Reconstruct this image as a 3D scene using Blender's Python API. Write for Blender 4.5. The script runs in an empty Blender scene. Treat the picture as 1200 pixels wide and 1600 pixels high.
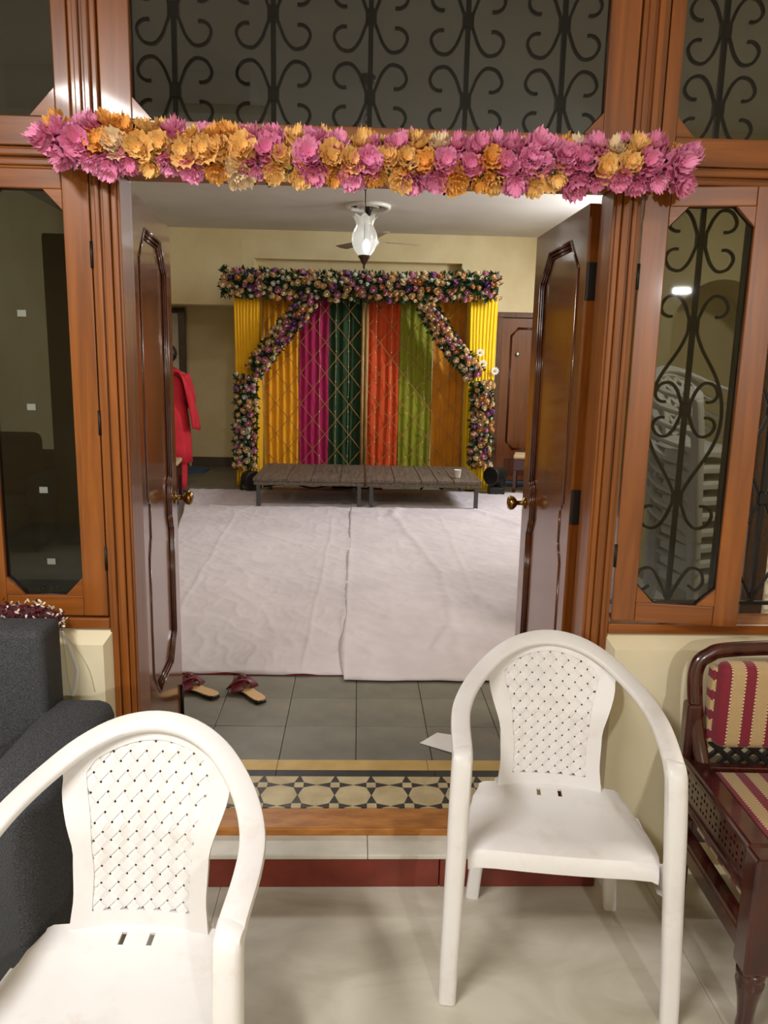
import bpy, bmesh, math, random
from mathutils import Vector, Matrix, noise
random.seed(7)
PI = math.pi
scene = bpy.context.scene
COL = scene.collection

# ------------------------------------------------------------------ camera, world, lights, exposure
FLOOR = 0.139            # level of the hall floor above the front room floor
yaw, pit, rol = (math.radians(a) for a in (2.084, 10.837, 1.272))
fw = Vector((math.sin(yaw)*math.cos(pit), math.cos(yaw)*math.cos(pit), -math.sin(pit)))
rt = Vector((math.cos(yaw), -math.sin(yaw), 0)); up = rt.cross(fw)
r2 = rt*math.cos(rol)+up*math.sin(rol); u2 = -rt*math.sin(rol)+up*math.cos(rol)
cam = bpy.data.objects.new('camera', bpy.data.cameras.new('camera')); COL.objects.link(cam)
cam.matrix_world = Matrix(((r2.x, u2.x, -fw.x, 0), (r2.y, u2.y, -fw.y, 0), (r2.z, u2.z, -fw.z, 1.6), (0, 0, 0, 1)))
cam.data.sensor_width = 36; cam.data.lens = 27.0; cam.data.clip_start = 0.02
scene.camera = cam
world = bpy.data.worlds.new('world'); scene.world = world; world.use_nodes = True
world.node_tree.nodes['Background'].inputs[0].default_value = (0.02, 0.022, 0.03, 1)
world.node_tree.nodes['Background'].inputs[1].default_value = 0.3

def area(name, loc, target, sx, sy, watt, col):
    l = bpy.data.lights.new(name, 'AREA'); l.shape = 'RECTANGLE'; l.size = sx; l.size_y = sy; l.energy = watt; l.color = col
    o = bpy.data.objects.new(name, l); COL.objects.link(o); o.location = loc
    o.rotation_euler = (Vector(target)-Vector(loc)).to_track_quat('-Z', 'Y').to_euler()
    return o
area('front_ceiling_light', (-1.15, 0.2, 2.78), (-1.0, 0.25, 0), 1.1, 0.2, 52, (1.0, 0.98, 0.95))
area('front_wall_light', (1.2, -2.85, 2.3), (0.9, 2.2, 1.0), 0.13, 0.035, 36, (1.0, 0.98, 0.95))
area('hall_tube_light', (3.05, 7.6, 2.78), (0.6, 7.2, 1.2), 0.12, 1.2, 84, (0.95, 0.97, 1.0))
area('hall_ceiling_light', (-0.9, 5.6, 3.12), (-0.9, 5.6, 0), 0.6, 0.6, 22, (1.0, 0.95, 0.88))
area('hall_side_light', (2.75, 3.6, 3.0), (2.75, 3.8, 0), 0.3, 0.3, 30, (1.0, 0.93, 0.80))
scene.view_settings.view_transform = 'Standard'; scene.view_settings.look = 'None'
scene.view_settings.exposure = 0.58; scene.view_settings.gamma = 1.0
scene.view_settings.use_curve_mapping = False

# ------------------------------------------------------------------ helpers
def srgb(r, g, b):
    return tuple(((c/255)/12.92 if c/255 <= .04045 else ((c/255+.055)/1.055)**2.4) for c in (r, g, b))+(1,)

def mat(name, col, rough=.5, metal=0, coat=0, **kw):
    m = bpy.data.materials.new(name); m.use_nodes = True
    b = m.node_tree.nodes['Principled BSDF']
    b.inputs['Base Color'].default_value = col; b.inputs['Roughness'].default_value = rough
    b.inputs['Metallic'].default_value = metal; b.inputs['Coat Weight'].default_value = coat
    b.inputs['Coat Roughness'].default_value = kw.get('coat_rough', .06)
    if 'sheen' in kw: b.inputs['Sheen Weight'].default_value = kw['sheen']
    if 'sub' in kw: b.inputs['Subsurface Weight'].default_value = kw['sub']
    if 'emit' in kw:
        b.inputs['Emission Color'].default_value = kw['emit_col']; b.inputs['Emission Strength'].default_value = kw['emit']
    return m

class NT:
    def __init__(s, m): s.m = m; s.t = m.node_tree; s.b = s.t.nodes['Principled BSDF']
    def n(s, typ, **kw):
        x = s.t.nodes.new(typ)
        for k, v in kw.items():
            if k in x.inputs.keys() if isinstance(k, str) else False: x.inputs[k].default_value = v
            else: setattr(x, k, v)
        return x
    def l(s, a, b): s.t.links.new(a, b)
    def ramp(s, fac, stops, interp='LINEAR'):
        r = s.t.nodes.new('ShaderNodeValToRGB'); cr = r.color_ramp; cr.interpolation = interp
        while len(cr.elements) < len(stops): cr.elements.new(.5)
        for e, (p, c) in zip(cr.elements, stops): e.position = p; e.color = c
        s.l(fac, r.inputs[0]); return r.outputs[0]
    def coord(s, scale=(1, 1, 1), kind='Object'):
        tc = s.t.nodes.new('ShaderNodeTexCoord'); mp = s.t.nodes.new('ShaderNodeMapping')
        mp.inputs['Scale'].default_value = scale; s.l(tc.outputs[kind], mp.inputs[0]); return mp.outputs[0]
    def noise(s, co, scale, detail=4, rough=.55, dist=0):
        x = s.t.nodes.new('ShaderNodeTexNoise'); x.inputs['Scale'].default_value = scale
        x.inputs['Detail'].default_value = detail; x.inputs['Roughness'].default_value = rough
        x.inputs['Distortion'].default_value = dist; s.l(co, x.inputs['Vector']); return x.outputs['Fac']
    def bump(s, h, strength=.3, dist=.01):
        x = s.t.nodes.new('ShaderNodeBump'); x.inputs['Strength'].default_value = strength; x.inputs['Distance'].default_value = dist
        s.l(h, x.inputs['Height']); s.l(x.outputs[0], s.b.inputs['Normal'])
    def math(s, op, a, b=None, c=None):
        x = s.t.nodes.new('ShaderNodeMath'); x.operation = op
        for i, v in enumerate((a, b, c)):
            if v is None: continue
            if isinstance(v, (int, float)): x.inputs[i].default_value = v
            else: s.l(v, x.inputs[i])
        return x.outputs[0]

def noisy(name, c1, c2, scale, rough=.5, stretch=(1, 1, 1), bump=0, lo=.35, hi=.65, coat=0, detail=4, bdist=.004, dist=0, **kw):
    m = mat(name, c1, rough, coat=coat, **kw); t = NT(m)
    f = t.noise(t.coord(stretch), scale, detail, dist=dist)
    t.l(t.ramp(f, [(lo, c1), (hi, c2)]), t.b.inputs['Base Color'])
    if bump: t.bump(f, bump, bdist)
    return m

def wood(name, dark, light, axis, rough=.32, coat=.5):
    st = [9, 9, 9]; st['xyz'.index(axis)] = .55
    return noisy(name, dark, light, 3.0, rough, tuple(st), bump=.05, lo=.3, hi=.72, coat=coat, detail=5, dist=.7, coat_rough=.08)

M = {}
for ax in 'xyz':
    M['wood_'+ax] = wood('varnished_teak_'+ax, srgb(108, 57, 16), srgb(154, 88, 30), ax, .36, .3)
    M['leaf_'+ax] = wood('door_teak_'+ax, srgb(98, 50, 16), srgb(136, 78, 24), ax, .2, .7)
M['rosewood'] = noisy('rosewood_polish', srgb(46, 14, 12), srgb(72, 26, 20), 6, .25, (4, 4, 1), coat=.6)
M['back_door'] = wood('back_door_wood', srgb(96, 48, 20), srgb(126, 68, 32), 'z', .3, .4)
M['cream'] = noisy('cream_paint', srgb(226, 208, 160), srgb(236, 221, 178), 2.5, .6, bump=.03)
M['parapet'] = noisy('parapet_paint', srgb(224, 212, 178), srgb(232, 221, 190), 4, .5, bump=.2, bdist=.006)
M['ceil'] = noisy('ceiling_distemper', srgb(214, 210, 206), srgb(226, 223, 220), 1.2, .8)
M['kota'] = noisy('grey_kota_stone', srgb(106, 104, 94), srgb(130, 126, 114), 4, .4, bump=.06, detail=8)
M['grout'] = mat('grout', srgb(84, 80, 72), .8)
M['marble'] = noisy('white_marble', srgb(178, 171, 154), srgb(206, 200, 186), 2.2, .38, (1, 2.2, 1), lo=.3, hi=.6, detail=8, dist=1.2)
M['tread'] = noisy('marble_tread', srgb(190, 186, 172), srgb(216, 212, 200), 6, .35, detail=7)
M['red_stone'] = noisy('red_oxide_stone', srgb(104, 40, 28), srgb(126, 52, 38), 9, .35, detail=6, bump=.05)
M['mos_cream'] = noisy('mosaic_cream', srgb(176, 158, 118), srgb(198, 182, 142), 14, .4)
M['mos_black'] = noisy('mosaic_black', srgb(26, 24, 24), srgb(44, 41, 40), 20, .35)
M['mos_yellow'] = noisy('border_ochre', srgb(186, 152, 84), srgb(202, 170, 104), 9, .4)
M['ochre_sill'] = noisy('worn_sill_paint', srgb(150, 90, 28), srgb(182, 120, 52), 11, .4, (1, 3, 3), detail=7, bump=.1)
M['iron'] = mat('black_iron', srgb(16, 16, 17), .45)
M['hinge'] = mat('dark_hinge_steel', srgb(42, 38, 36), .45, .6)
M['brass'] = mat('aged_brass', srgb(150, 118, 70), .25, 1)
M['steel'] = mat('polished_steel', srgb(190, 190, 190), .2, 1)
M['plastic'] = noisy('white_plastic', srgb(217, 214, 214), srgb(229, 227, 227), 5, .42, lo=.25, hi=.5, detail=7)
def plastic_grime():
    t = NT(M['plastic']); co = t.coord()
    f = t.noise(co, 9, 8, .7)
    base = t.b.inputs['Base Color'].links[0].from_socket
    mx = t.t.nodes.new('ShaderNodeMixRGB'); t.l(t.ramp(f, [(.55, (0, 0, 0, 1)), (.75, (.32, .32, .32, 1))]), mx.inputs[0])
    t.l(base, mx.inputs[1]); mx.inputs[2].default_value = srgb(196, 172, 148); t.l(mx.outputs[0], t.b.inputs['Base Color'])
plastic_grime()
M['sheet'] = noisy('white_cotton_sheet', srgb(196, 187, 192), srgb(208, 199, 204), 3, .85, bump=.16, detail=8, bdist=.01)
M['red_carpet'] = mat('red_carpet', srgb(130, 22, 34), .9)
M['grey_fabric'] = noisy('charcoal_weave', srgb(30, 32, 36), srgb(98, 100, 104), 420, .9, (1, 1, 2.2), bump=.35, lo=.42, hi=.72, detail=3, bdist=.003)
M['dark_fabric'] = mat('navy_fabric', srgb(20, 22, 28), .9)
M['black'] = mat('black_paint', srgb(14, 14, 15), .4)
M['black_rubber'] = mat('black_rubber', srgb(22, 20, 20), .5)
M['plank'] = noisy('weathered_plank', srgb(76, 64, 54), srgb(112, 98, 84), 4, .6, (9, .7, 9), bump=.2, detail=6)
M['steel_leg'] = mat('grey_steel_tube', srgb(74, 74, 74), .5, .3)
M['leaf_green'] = noisy('garland_leaf', srgb(24, 44, 22), srgb(52, 80, 36), 20, .5)
M['green_core'] = mat('garland_core', srgb(30, 48, 24), .7)
M['bamboo'] = noisy('bamboo_pole', srgb(150, 112, 62), srgb(182, 146, 92), 8, .5, (6, 6, 1))
M['lattice'] = mat('golden_lattice', srgb(150, 104, 44), .5)
M['cup'] = mat('white_paper', srgb(236, 234, 230), .7)
M['wire'] = mat('fairy_wire', srgb(180, 170, 120), .4)
M['skin'] = mat('skin', srgb(150, 104, 78), .5, sub=.1)
M['hair'] = mat('black_hair', srgb(18, 15, 14), .4)
M['red_cloth'] = noisy('red_cotton', srgb(186, 24, 42), srgb(206, 36, 54), 6, .8, bump=.1)
M['red_dark'] = mat('dark_red_cotton', srgb(140, 16, 32), .8)
M['maroon_strap'] = mat('maroon_leather', srgb(98, 16, 34), .4)
M['insole'] = mat('tan_insole', srgb(206, 168, 120), .6)
M['cushion_tan'] = mat('tan_cushion', srgb(186, 164, 128), .8)
M['blue'] = mat('blue_mat', srgb(64, 104, 160), .7)
M['fan'] = mat('fan_white', srgb(226, 224, 218), .35)
M['blade'] = mat('fan_blade_brown', srgb(150, 138, 122), .4)
M['bronze'] = mat('bronze', srgb(92, 70, 54), .35, .8)

def drape_mat(name, c):
    m = mat(name, c, .8); return m

def pane_mat(name, tint, refl=1.45):
    m = bpy.data.materials.new(name); m.use_nodes = True; t = m.node_tree; t.nodes.clear()
    o = t.nodes.new('ShaderNodeOutputMaterial'); mx = t.nodes.new('ShaderNodeMixShader')
    tr = t.nodes.new('ShaderNodeBsdfTransparent'); tr.inputs[0].default_value = tint
    gl = t.nodes.new('ShaderNodeBsdfGlossy'); gl.inputs['Roughness'].default_value = .015
    fr = t.nodes.new('ShaderNodeFresnel'); fr.inputs[0].default_value = refl
    t.links.new(fr.outputs[0], mx.inputs[0]); t.links.new(tr.outputs[0], mx.inputs[1]); t.links.new(gl.outputs[0], mx.inputs[2])
    t.links.new(mx.outputs[0], o.inputs[0]); return m
M['tint'] = pane_mat('smoked_glass', (.42, .44, .43, 1), 1.5)
M['film'] = mat('milky_film', srgb(232, 230, 224), .15)
M['clear'] = pane_mat('clear_film', (.9, .9, .9, 1), 1.4)

def frosted():
    m = bpy.data.materials.new('frosted_lamp_glass'); m.use_nodes = True; t = m.node_tree; t.nodes.clear()
    o = t.nodes.new('ShaderNodeOutputMaterial'); a = t.nodes.new('ShaderNodeMixShader'); a.inputs[0].default_value = .5
    tr = t.nodes.new('ShaderNodeBsdfTranslucent'); tr.inputs[0].default_value = (.9, .92, .9, 1)
    tp = t.nodes.new('ShaderNodeBsdfTransparent'); tp.inputs[0].default_value = (.9, .92, .92, 1)
    g = t.nodes.new('ShaderNodeBsdfGlossy'); g.inputs['Roughness'].default_value = .2
    b = t.nodes.new('ShaderNodeMixShader'); b.inputs[0].default_value = .12
    t.links.new(tr.outputs[0], a.inputs[1]); t.links.new(tp.outputs[0], a.inputs[2])
    t.links.new(a.outputs[0], b.inputs[1]); t.links.new(g.outputs[0], b.inputs[2]); t.links.new(b.outputs[0], o.inputs[0]); return m
M['frost'] = frosted()

def stripes(name, axis, period=.07, off=0.0):
    m = mat(name, srgb(120, 16, 40), .75, sheen=.2); t = NT(m)
    tc = t.t.nodes.new('ShaderNodeTexCoord'); sp = t.t.nodes.new('ShaderNodeSeparateXYZ'); t.l(tc.outputs['Object'], sp.inputs[0])
    x = sp.outputs['XYZ'.index(axis)]
    f = t.math('FRACT', t.math('DIVIDE', t.math('ADD', x, 10.0+off), period))
    ma, be, ed = srgb(122, 14, 40), srgb(184, 156, 112), srgb(222, 200, 160)
    base = t.ramp(f, [(0, ma), (.40, ed), (.455, be), (.945, ed)], 'CONSTANT')
    other = sp.outputs['Z' if axis == 'X' else 'X']; y = sp.outputs['Y']
    s = t.math('SINE', t.math('MULTIPLY', t.math('ADD', other, y), 620))
    edge = t.ramp(f, [(0, (0, 0, 0, 1)), (.40, (1, 1, 1, 1)), (.455, (0, 0, 0, 1)), (.945, (1, 1, 1, 1))], 'CONSTANT')
    fac = t.math('MULTIPLY', edge, t.math('GREATER_THAN', s, .1))
    mx = t.t.nodes.new('ShaderNodeMixRGB'); t.l(fac, mx.inputs[0]); t.l(base, mx.inputs[1]); mx.inputs[2].default_value = srgb(112, 40, 44)
    n = t.noise(t.coord((40, 40, 4)), 12, 3)
    mu = t.t.nodes.new('ShaderNodeMixRGB'); mu.blend_type = 'MULTIPLY'; mu.inputs[0].default_value = .35
    t.l(mx.outputs[0], mu.inputs[1]); t.l(t.ramp(n, [(.3, (.6, .6, .6, 1)), (.7, (1, 1, 1, 1))]), mu.inputs[2])
    t.l(mu.outputs[0], t.b.inputs['Base Color']); t.bump(n, .15, .003)
    return m

def wpos(o):
    v = Vector((0, 0, 0))
    while o is not None: v += o.location; o = o.parent
    return v

def link(name, me, material, parent=None, local=False):
    o = bpy.data.objects.new(name, me)
    if material is not None and not me.materials: me.materials.append(M[material] if isinstance(material, str) else material)
    COL.objects.link(o)
    if parent is not None:
        o.parent = parent
        if not local:
            me.transform(Matrix.Translation(-wpos(parent)))
    return o

def mesh(name, v, f, material, parent=None, local=False, smooth=False):
    me = bpy.data.meshes.new(name); me.from_pydata([tuple(p) for p in v], [], f); me.update()
    if smooth:
        me.polygons.foreach_set('use_smooth', [True]*len(me.polygons))
    return link(name, me, material, parent, local)

def bmobj(name, bm, material, parent=None, local=False, smooth=False):
    bmesh.ops.recalc_face_normals(bm, faces=bm.faces[:])
    me = bpy.data.meshes.new(name); bm.to_mesh(me); bm.free()
    if smooth: me.polygons.foreach_set('use_smooth', [True]*len(me.polygons))
    return link(name, me, material, parent, local)

def bm_box(bm, x0, x1, y0, y1, z0, z1):
    v = [bm.verts.new(p) for p in ((x0, y0, z0), (x1, y0, z0), (x1, y1, z0), (x0, y1, z0), (x0, y0, z1), (x1, y0, z1), (x1, y1, z1), (x0, y1, z1))]
    for q in ((0, 3, 2, 1), (4, 5, 6, 7), (0, 1, 5, 4), (1, 2, 6, 5), (2, 3, 7, 6), (3, 0, 4, 7)): bm.faces.new([v[i] for i in q])

def box(name, x0, x1, y0, y1, z0, z1, material, parent=None, bev=0, seg=2, local=False, smooth=False):
    bm = bmesh.new(); bm_box(bm, x0, x1, y0, y1, z0, z1)
    if bev: bmesh.ops.bevel(bm, geom=bm.edges[:], offset=bev, segments=seg, affect='EDGES', profile=.5)
    return bmobj(name, bm, material, parent, local, smooth)

def prism(name, pts, d0, d1, plane, material, parent=None, bev=0, local=False):
    """polygon pts (a,b) extruded along the third axis; plane 'xz' -> along y, 'xy' -> along z, 'yz' -> along x"""
    def P(a, b, d): return {'xz': (a, d, b), 'xy': (a, b, d), 'yz': (d, a, b)}[plane]
    bm = bmesh.new(); n = len(pts)
    A = [bm.verts.new(P(a, b, d0)) for a, b in pts]; B = [bm.verts.new(P(a, b, d1)) for a, b in pts]
    bm.faces.new(A); bm.faces.new(B)
    for i in range(n): bm.faces.new((A[i], A[(i+1) % n], B[(i+1) % n], B[i]))
    if bev: bmesh.ops.bevel(bm, geom=bm.edges[:], offset=bev, segments=1, affect='EDGES')
    return bmobj(name, bm, material, parent, local)

def spline(pts, n=6):
    pts = [Vector(p) for p in pts]; out = []
    P = [pts[0]*2-pts[1]]+pts+[pts[-1]*2-pts[-2]]
    for i in range(1, len(P)-2):
        a, b, c, d = P[i-1], P[i], P[i+1], P[i+2]
        for k in range(n):
            t = k/n
            out.append(.5*((2*b)+(c-a)*t+(2*a-5*b+4*c-d)*t*t+(3*b-a-3*c+d)*t**3))
    out.append(pts[-1]); return out

def ring(kind, w, h, n=10):
    if kind == 'round': return [(w/2*math.cos(2*PI*i/n), h/2*math.sin(2*PI*i/n)) for i in range(n)]
    out = []                       # rounded rectangle
    r = min(w, h)*.35
    for cx, cy, a0 in ((w/2-r, h/2-r, 0), (-w/2+r, h/2-r, PI/2), (-w/2+r, -h/2+r, PI), (w/2-r, -h/2+r, 1.5*PI)):
        for k in range(3): a = a0+k*PI/4; out.append((cx+r*math.cos(a), cy+r*math.sin(a)))
    return out

def sweep_data(pts, size, kind='round', ref=(0, 0, 1), n=8):
    """size: (w,h) or function i->(w,h); ref: vector or function i->vector for the h direction"""
    pts = [Vector(p) for p in pts]; V = []; F = []; m = None
    for i, p in enumerate(pts):
        t = (pts[min(i+1, len(pts)-1)]-pts[max(i-1, 0)]).normalized()
        rf = Vector(ref(i) if callable(ref) else ref)
        h = rf-t*rf.dot(t)
        if h.length < 1e-4: h = Vector((1, 0, 0))-t*t.x
        h.normalize(); w = t.cross(h)
        s = size(i) if callable(size) else size
        R = ring(kind, s[0], s[1], n); m = len(R)
        V += [p+w*a+h*b for a, b in R]
    for i in range(len(pts)-1):
        for k in range(m): F.append((i*m+k, i*m+(k+1) % m, (i+1)*m+(k+1) % m, (i+1)*m+k))
    F.append(tuple(range(m))[::-1]); F.append(tuple((len(pts)-1)*m+k for k in range(m)))
    return V, F

def sweep(name, pts, size, material, parent=None, kind='round', ref=(0, 0, 1), n=8, local=False, smooth=True):
    V, F = sweep_data(pts, size, kind, ref, n)
    bm = bmesh.new(); vs = [bm.verts.new(p) for p in V]
    for f in F: bm.faces.new([vs[i] for i in f])
    return bmobj(name, bm, material, parent, local, smooth)

def lathe_data(prof, n=16, c=(0, 0, 0), axis='z'):
    V = []; F = []
    for r, z in prof:
        for k in range(n):
            a = 2*PI*k/n; x, y = r*math.cos(a), r*math.sin(a)
            p = (x, y, z) if axis == 'z' else (x, -z, y) if axis == 'y' else (z, x, y)
            V.append((c[0]+p[0], c[1]+p[1], c[2]+p[2]))
    for i in range(len(prof)-1):
        for k in range(n): F.append((i*n+k, i*n+(k+1) % n, (i+1)*n+(k+1) % n, (i+1)*n+k))
    F.append(tuple(range(n))[::-1]); F.append(tuple((len(prof)-1)*n+k for k in range(n)))
    return V, F

def lathe(name, prof, material, parent=None, n=16, c=(0, 0, 0), axis='z', local=False, smooth=True):
    V, F = lathe_data(prof, n, c, axis)
    bm = bmesh.new(); vs = [bm.verts.new(p) for p in V]
    for f in F: bm.faces.new([vs[i] for i in f])
    return bmobj(name, bm, material, parent, local, smooth)

class Acc:                                   # collects several shapes of ONE part
    def __init__(s): s.V = []; s.F = []
    def add(s, V, F): k = len(s.V); s.V += [tuple(p) for p in V]; s.F += [tuple(i+k for i in f) for f in F]; return s
    def build(s, name, material, parent=None, local=False, smooth=True):
        return mesh(name, s.V, s.F, material, parent, local, smooth)

def tag(o, label, cat, group=None, kind=None):
    if label: o['label'] = label
    if cat: o['category'] = cat
    if group: o['group'] = group
    if kind: o['kind'] = kind
    return o
def thing(name, loc, label, cat, group=None, rz=0):
    o = bpy.data.objects.new(name, None); COL.objects.link(o); o.location = loc; o.rotation_euler = (0, 0, rz)
    o.empty_display_size = .05
    return tag(o, label, cat, group)
def struct(o, label, cat): return tag(o, label, cat, None, 'structure')
def sempty(name, loc, label, cat, rz=0):
    return tag(thing(name, loc, label, cat, None, rz), None, None, None, 'structure')
def copyobj(o, parent, loc=None):
    c = o.copy(); COL.objects.link(c); c.parent = parent
    if loc is not None: c.location = loc
    return c
def smooth_edges(o, angle=40):
    o.data.polygons.foreach_set('use_smooth', [True]*len(o.data.polygons))
    o.data.set_sharp_from_angle(angle=math.radians(angle))

# ------------------------------------------------------------------ the setting: front room
WY0, WY1 = 2.226, 2.345                       # front and rear face of the timber screen
fl = struct(box('floor', -3.2, 3.2, -3.0, 2.26, -.08, -.002, 'grout'), 'polished white marble floor of the front room', 'floor')
xs = [-3.2, -1.75, -.403, .937, 2.28, 3.2]; ys = [-3.0, -1.1, .35, 1.16, 2.20]
for i in range(5):
    for j in range(4):
        box('marble_slab', xs[i]+.0008, xs[i+1]-.0008, ys[j]+.0008, ys[j+1]-.0008, -.03, 0, 'marble', fl)
struct(box('ceiling', -3.2, 3.2, -3.0, 2.2, 3.0, 3.1, 'ceil'), 'white ceiling of the front room above the camera', 'ceiling')
struct(box('wall_front_left', -3.3, -3.2, -3.0, 2.3, -.05, 3.1, 'cream'), 'cream side wall of the front room beyond the grey sofa', 'wall')
struct(box('wall_front_right', 3.2, 3.3, -3.0, 2.3, -.05, 3.1, 'cream'), 'cream side wall of the front room beyond the carved settee', 'wall')
struct(box('wall_front_rear', -3.3, 3.3, -3.1, -3.0, -.05, 3.1, 'cream'), 'cream rear wall of the front room behind the camera', 'wall')

def parapet(name, xa, xb, label, chamfer):
    # low wall under a window with its top and its edge beside the door splayed back to the frame
    P = []
    if chamfer > 0: fx, bx = xb-.024, xb
    else: fx, bx = xa+.024, xa
    ox = xa if chamfer > 0 else xb
    v = [(ox, 2.19, -.02), (fx, 2.19, -.02), (fx, 2.19, .765), (ox, 2.19, .765),
         (ox, 2.24, .803), (bx, 2.24, .803), (bx, 2.24, -.02), (ox, 2.34, .803), (bx, 2.34, .803), (bx, 2.34, -.02), (ox, 2.34, -.02)]
    f = [(0, 1, 2, 3), (3, 2, 5, 4), (1, 6, 5, 2), (4, 5, 8, 7), (6, 9, 8, 5), (10, 7, 8, 9), (0, 3, 4, 7, 10), (0, 10, 9, 6, 1)]
    bm = bmesh.new(); vs = [bm.verts.new(p) for p in v]
    for q in f: bm.faces.new([vs[i] for i in q])
    return struct(bmobj(name, bm, 'parapet'), label, 'wall')
parapet('wall_parapet_left', -3.2, -.722, 'low cream painted wall under the left window, behind the grey sofa', 1)
parapet('wall_parapet_right', .768, 3.2, 'low cream painted wall under the right window, behind the carved settee', -1)
struct(box('wall_beyond_left', -3.2, -1.62, 2.24, 2.34, .803, 3.1, 'cream'), 'cream wall left of the timber screen', 'wall')
struct(box('wall_beyond_right', 1.70, 3.3, 2.24, 2.34, .803, 3.1, 'cream'), 'cream wall right of the timber screen', 'wall')
struct(box('wall_lintel', -1.62, 1.70, 2.24, 2.34, 2.83, 3.19, 'cream'), 'cream wall strip above the transom windows', 'wall')

# step up to the door
st = sempty('trim_1', (0, 2.13, 0), 'red stone step with white marble tread below the doorway', 'step')
for a, b in ((-.722, .2735), (.2765, .766)): box('riser_stone', a, b, 2.132, 2.17, 0, .098, 'red_stone', st, .002, 1)
box('riser_bed', -.722, .766, 2.17, 2.22, -.02, .097, 'grout', st)
for a, b in ((-.722, .05), (.0515, .766)): box('tread_slab', a, b, 2.128, 2.235, .098, .114, 'tread', st, .003, 2)

# timber screen: posts, head, threshold
fr = sempty('trim_2', (0, WY0, 0), 'varnished teak door and window frame with moulded posts', 'frame')
def post(xa, xb, z0, z1, inner):
    box('post', xa, xb, WY0, WY1, z0, z1, 'wood_z', fr, .004)
    w = (xb-xa)
    for t, wd, pr in ((.18, .016, .010), (.42, .020, .016), (.74, .014, .011)):
        c = xa+w*(t if inner > 0 else 1-t)
        box('moulding', c-wd/2, c+wd/2, WY0-pr, WY0+.002, z0, z1, 'wood_z', fr, .004, 2)
post(-.735, -.655, .114, 2.0965, -1); post(.698, .778, .114, 2.0965, 1)
for xa, xb in ((-.772, -.700), (.742, .814)):
    box('post', xa, xb, WY0, WY1, 2.15, 2.83, 'wood_z', fr, .004)
    for t, wd, pr in ((.3, .018, .008), (.66, .018, .012)):
        c = xa+(xb-xa)*t; box('moulding', c-wd/2, c+wd/2, WY0-pr, WY0+.002, 2.16, 2.83, 'wood_z', fr, .004, 2)
box('head_rail', -1.62, 1.70, WY0, WY1, 2.097, 2.152, 'wood_x', fr, .004)
box('moulding', -1.62, 1.70, WY0-.014, WY0+.002, 2.126, 2.146, 'wood_x', fr, .005, 2)
box('moulding', -1.62, 1.70, WY0-.008, WY0+.002, 2.104, 2.121, 'wood_x', fr, .004, 2)
box('threshold', -.735, .778, WY0, WY1, .112, .140, 'ochre_sill', fr, .006, 2)
for xa, xb in ((-1.62, -.735), (.778, 1.70)): box('sill_rail', xa, xb, WY0-.002, WY1, .803, .836, 'wood_x', fr, .004)
for xa, xb in ((-1.62, -1.54), (1.62, 1.70)): box('post', xa, xb, WY0, WY1, .836, 2.83, 'wood_z', fr, .004)
box('head_rail', -1.62, 1.70, WY0, WY1, 2.79, 2.83, 'wood_x', fr, .004)

def casement(name, label, loc, rz, w, z0, z1, stile, railb, railt, cut, wm='wood', depth=.04, flip=1):
    """glazed leaf: local x from 0 to w*flip, front face at y=0; stiles, rails, corner blocks, octagonal pane"""
    o = sempty(name, loc, label, 'window', rz)
    def X(a, b): return (min(a*flip, b*flip), max(a*flip, b*flip))
    for a, b in ((0, stile), (w-stile, w)):
        x0, x1 = X(a, b); box('stile', x0, x1, 0, depth, z0, z1, wm+'_z', o, .003, local=True)
    x0, x1 = X(stile, w-stile)
    box('rail', x0+.0005, x1-.0005, .0007, depth, z0, z0+railb, wm+'_x', o, .003, local=True)
    box('rail', x0+.0005, x1-.0005, .0007, depth, z1-railt, z1, wm+'_x', o, .003, local=True)
    a, b, c, d = x0, x1, z0+railb, z1-railt
    for sx, sz in ((a, c), (b, c), (a, d), (b, d)):
        dx = cut if sx == a else -cut; dz = cut*1.05 if sz == c else -cut*1.05
        prism('corner_block', [(sx, sz), (sx+dx, sz), (sx, sz+dz)], .001, depth-.002, 'xz', wm+'_x', o, .0012, local=True)
    oc = [(a+cut, c), (b-cut, c), (b, c+cut*1.05), (b, d-cut*1.05), (b-cut, d), (a+cut, d), (a, d-cut*1.05), (a, c+cut*1.05)]
    e = .003; cxm, czm = (a+b)/2, (c+d)/2
    oc2 = [(x+(e if x > cxm else -e), z+(e if z > czm else -e)) for x, z in oc]
    p = prism('pane', oc2, depth*.45, depth*.45+.004, 'xz', 'tint', o, local=True)
    # narrow putty bead round the glass
    bead = [Vector((x, depth*.38, z)) for x, z in oc]+[Vector((oc[0][0], depth*.38, oc[0][1]))]
    A = Acc()
    for i in range(8): A.add(*sweep_data([bead[i], bead[i+1]], (.005, .005), 'round', (0, 1, 0), 6))
    A.build('bead', 'iron', o, local=True)
    return o, p
w1, p1 = casement('window_1', 'closed teak casement with dark smoked glass left of the doorway, above the sofa', (-.739, WY0+.004, 0), 0, .368, .842, 2.100, .072, .062, .052, .052, flip=-1)
for k, (tx, tz) in enumerate(((-.205, 1.72), (-.195, 1.46), (-.175, 1.22), (-.165, 1.005))):
    box('tape_scrap', tx-.012, tx+.012, .0145, .0152, tz-.009, tz+.009, mat('tape_%d' % k, srgb(120, 124, 116), .5), w1, local=True)
w1b, _ = casement('window_2', 'teak casement at the far left edge of the screen', (-1.112, WY0+.004, 0), 0, .41, .842, 2.100, .072, .062, .052, .052, flip=-1)
w2, p2 = casement('window_3', 'teak casement ajar with smoked glass right of the doorway', (.785, WY0+.004, 0), math.radians(-9.5), .368, .846, 2.100, .070, .060, .052, .052)
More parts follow.
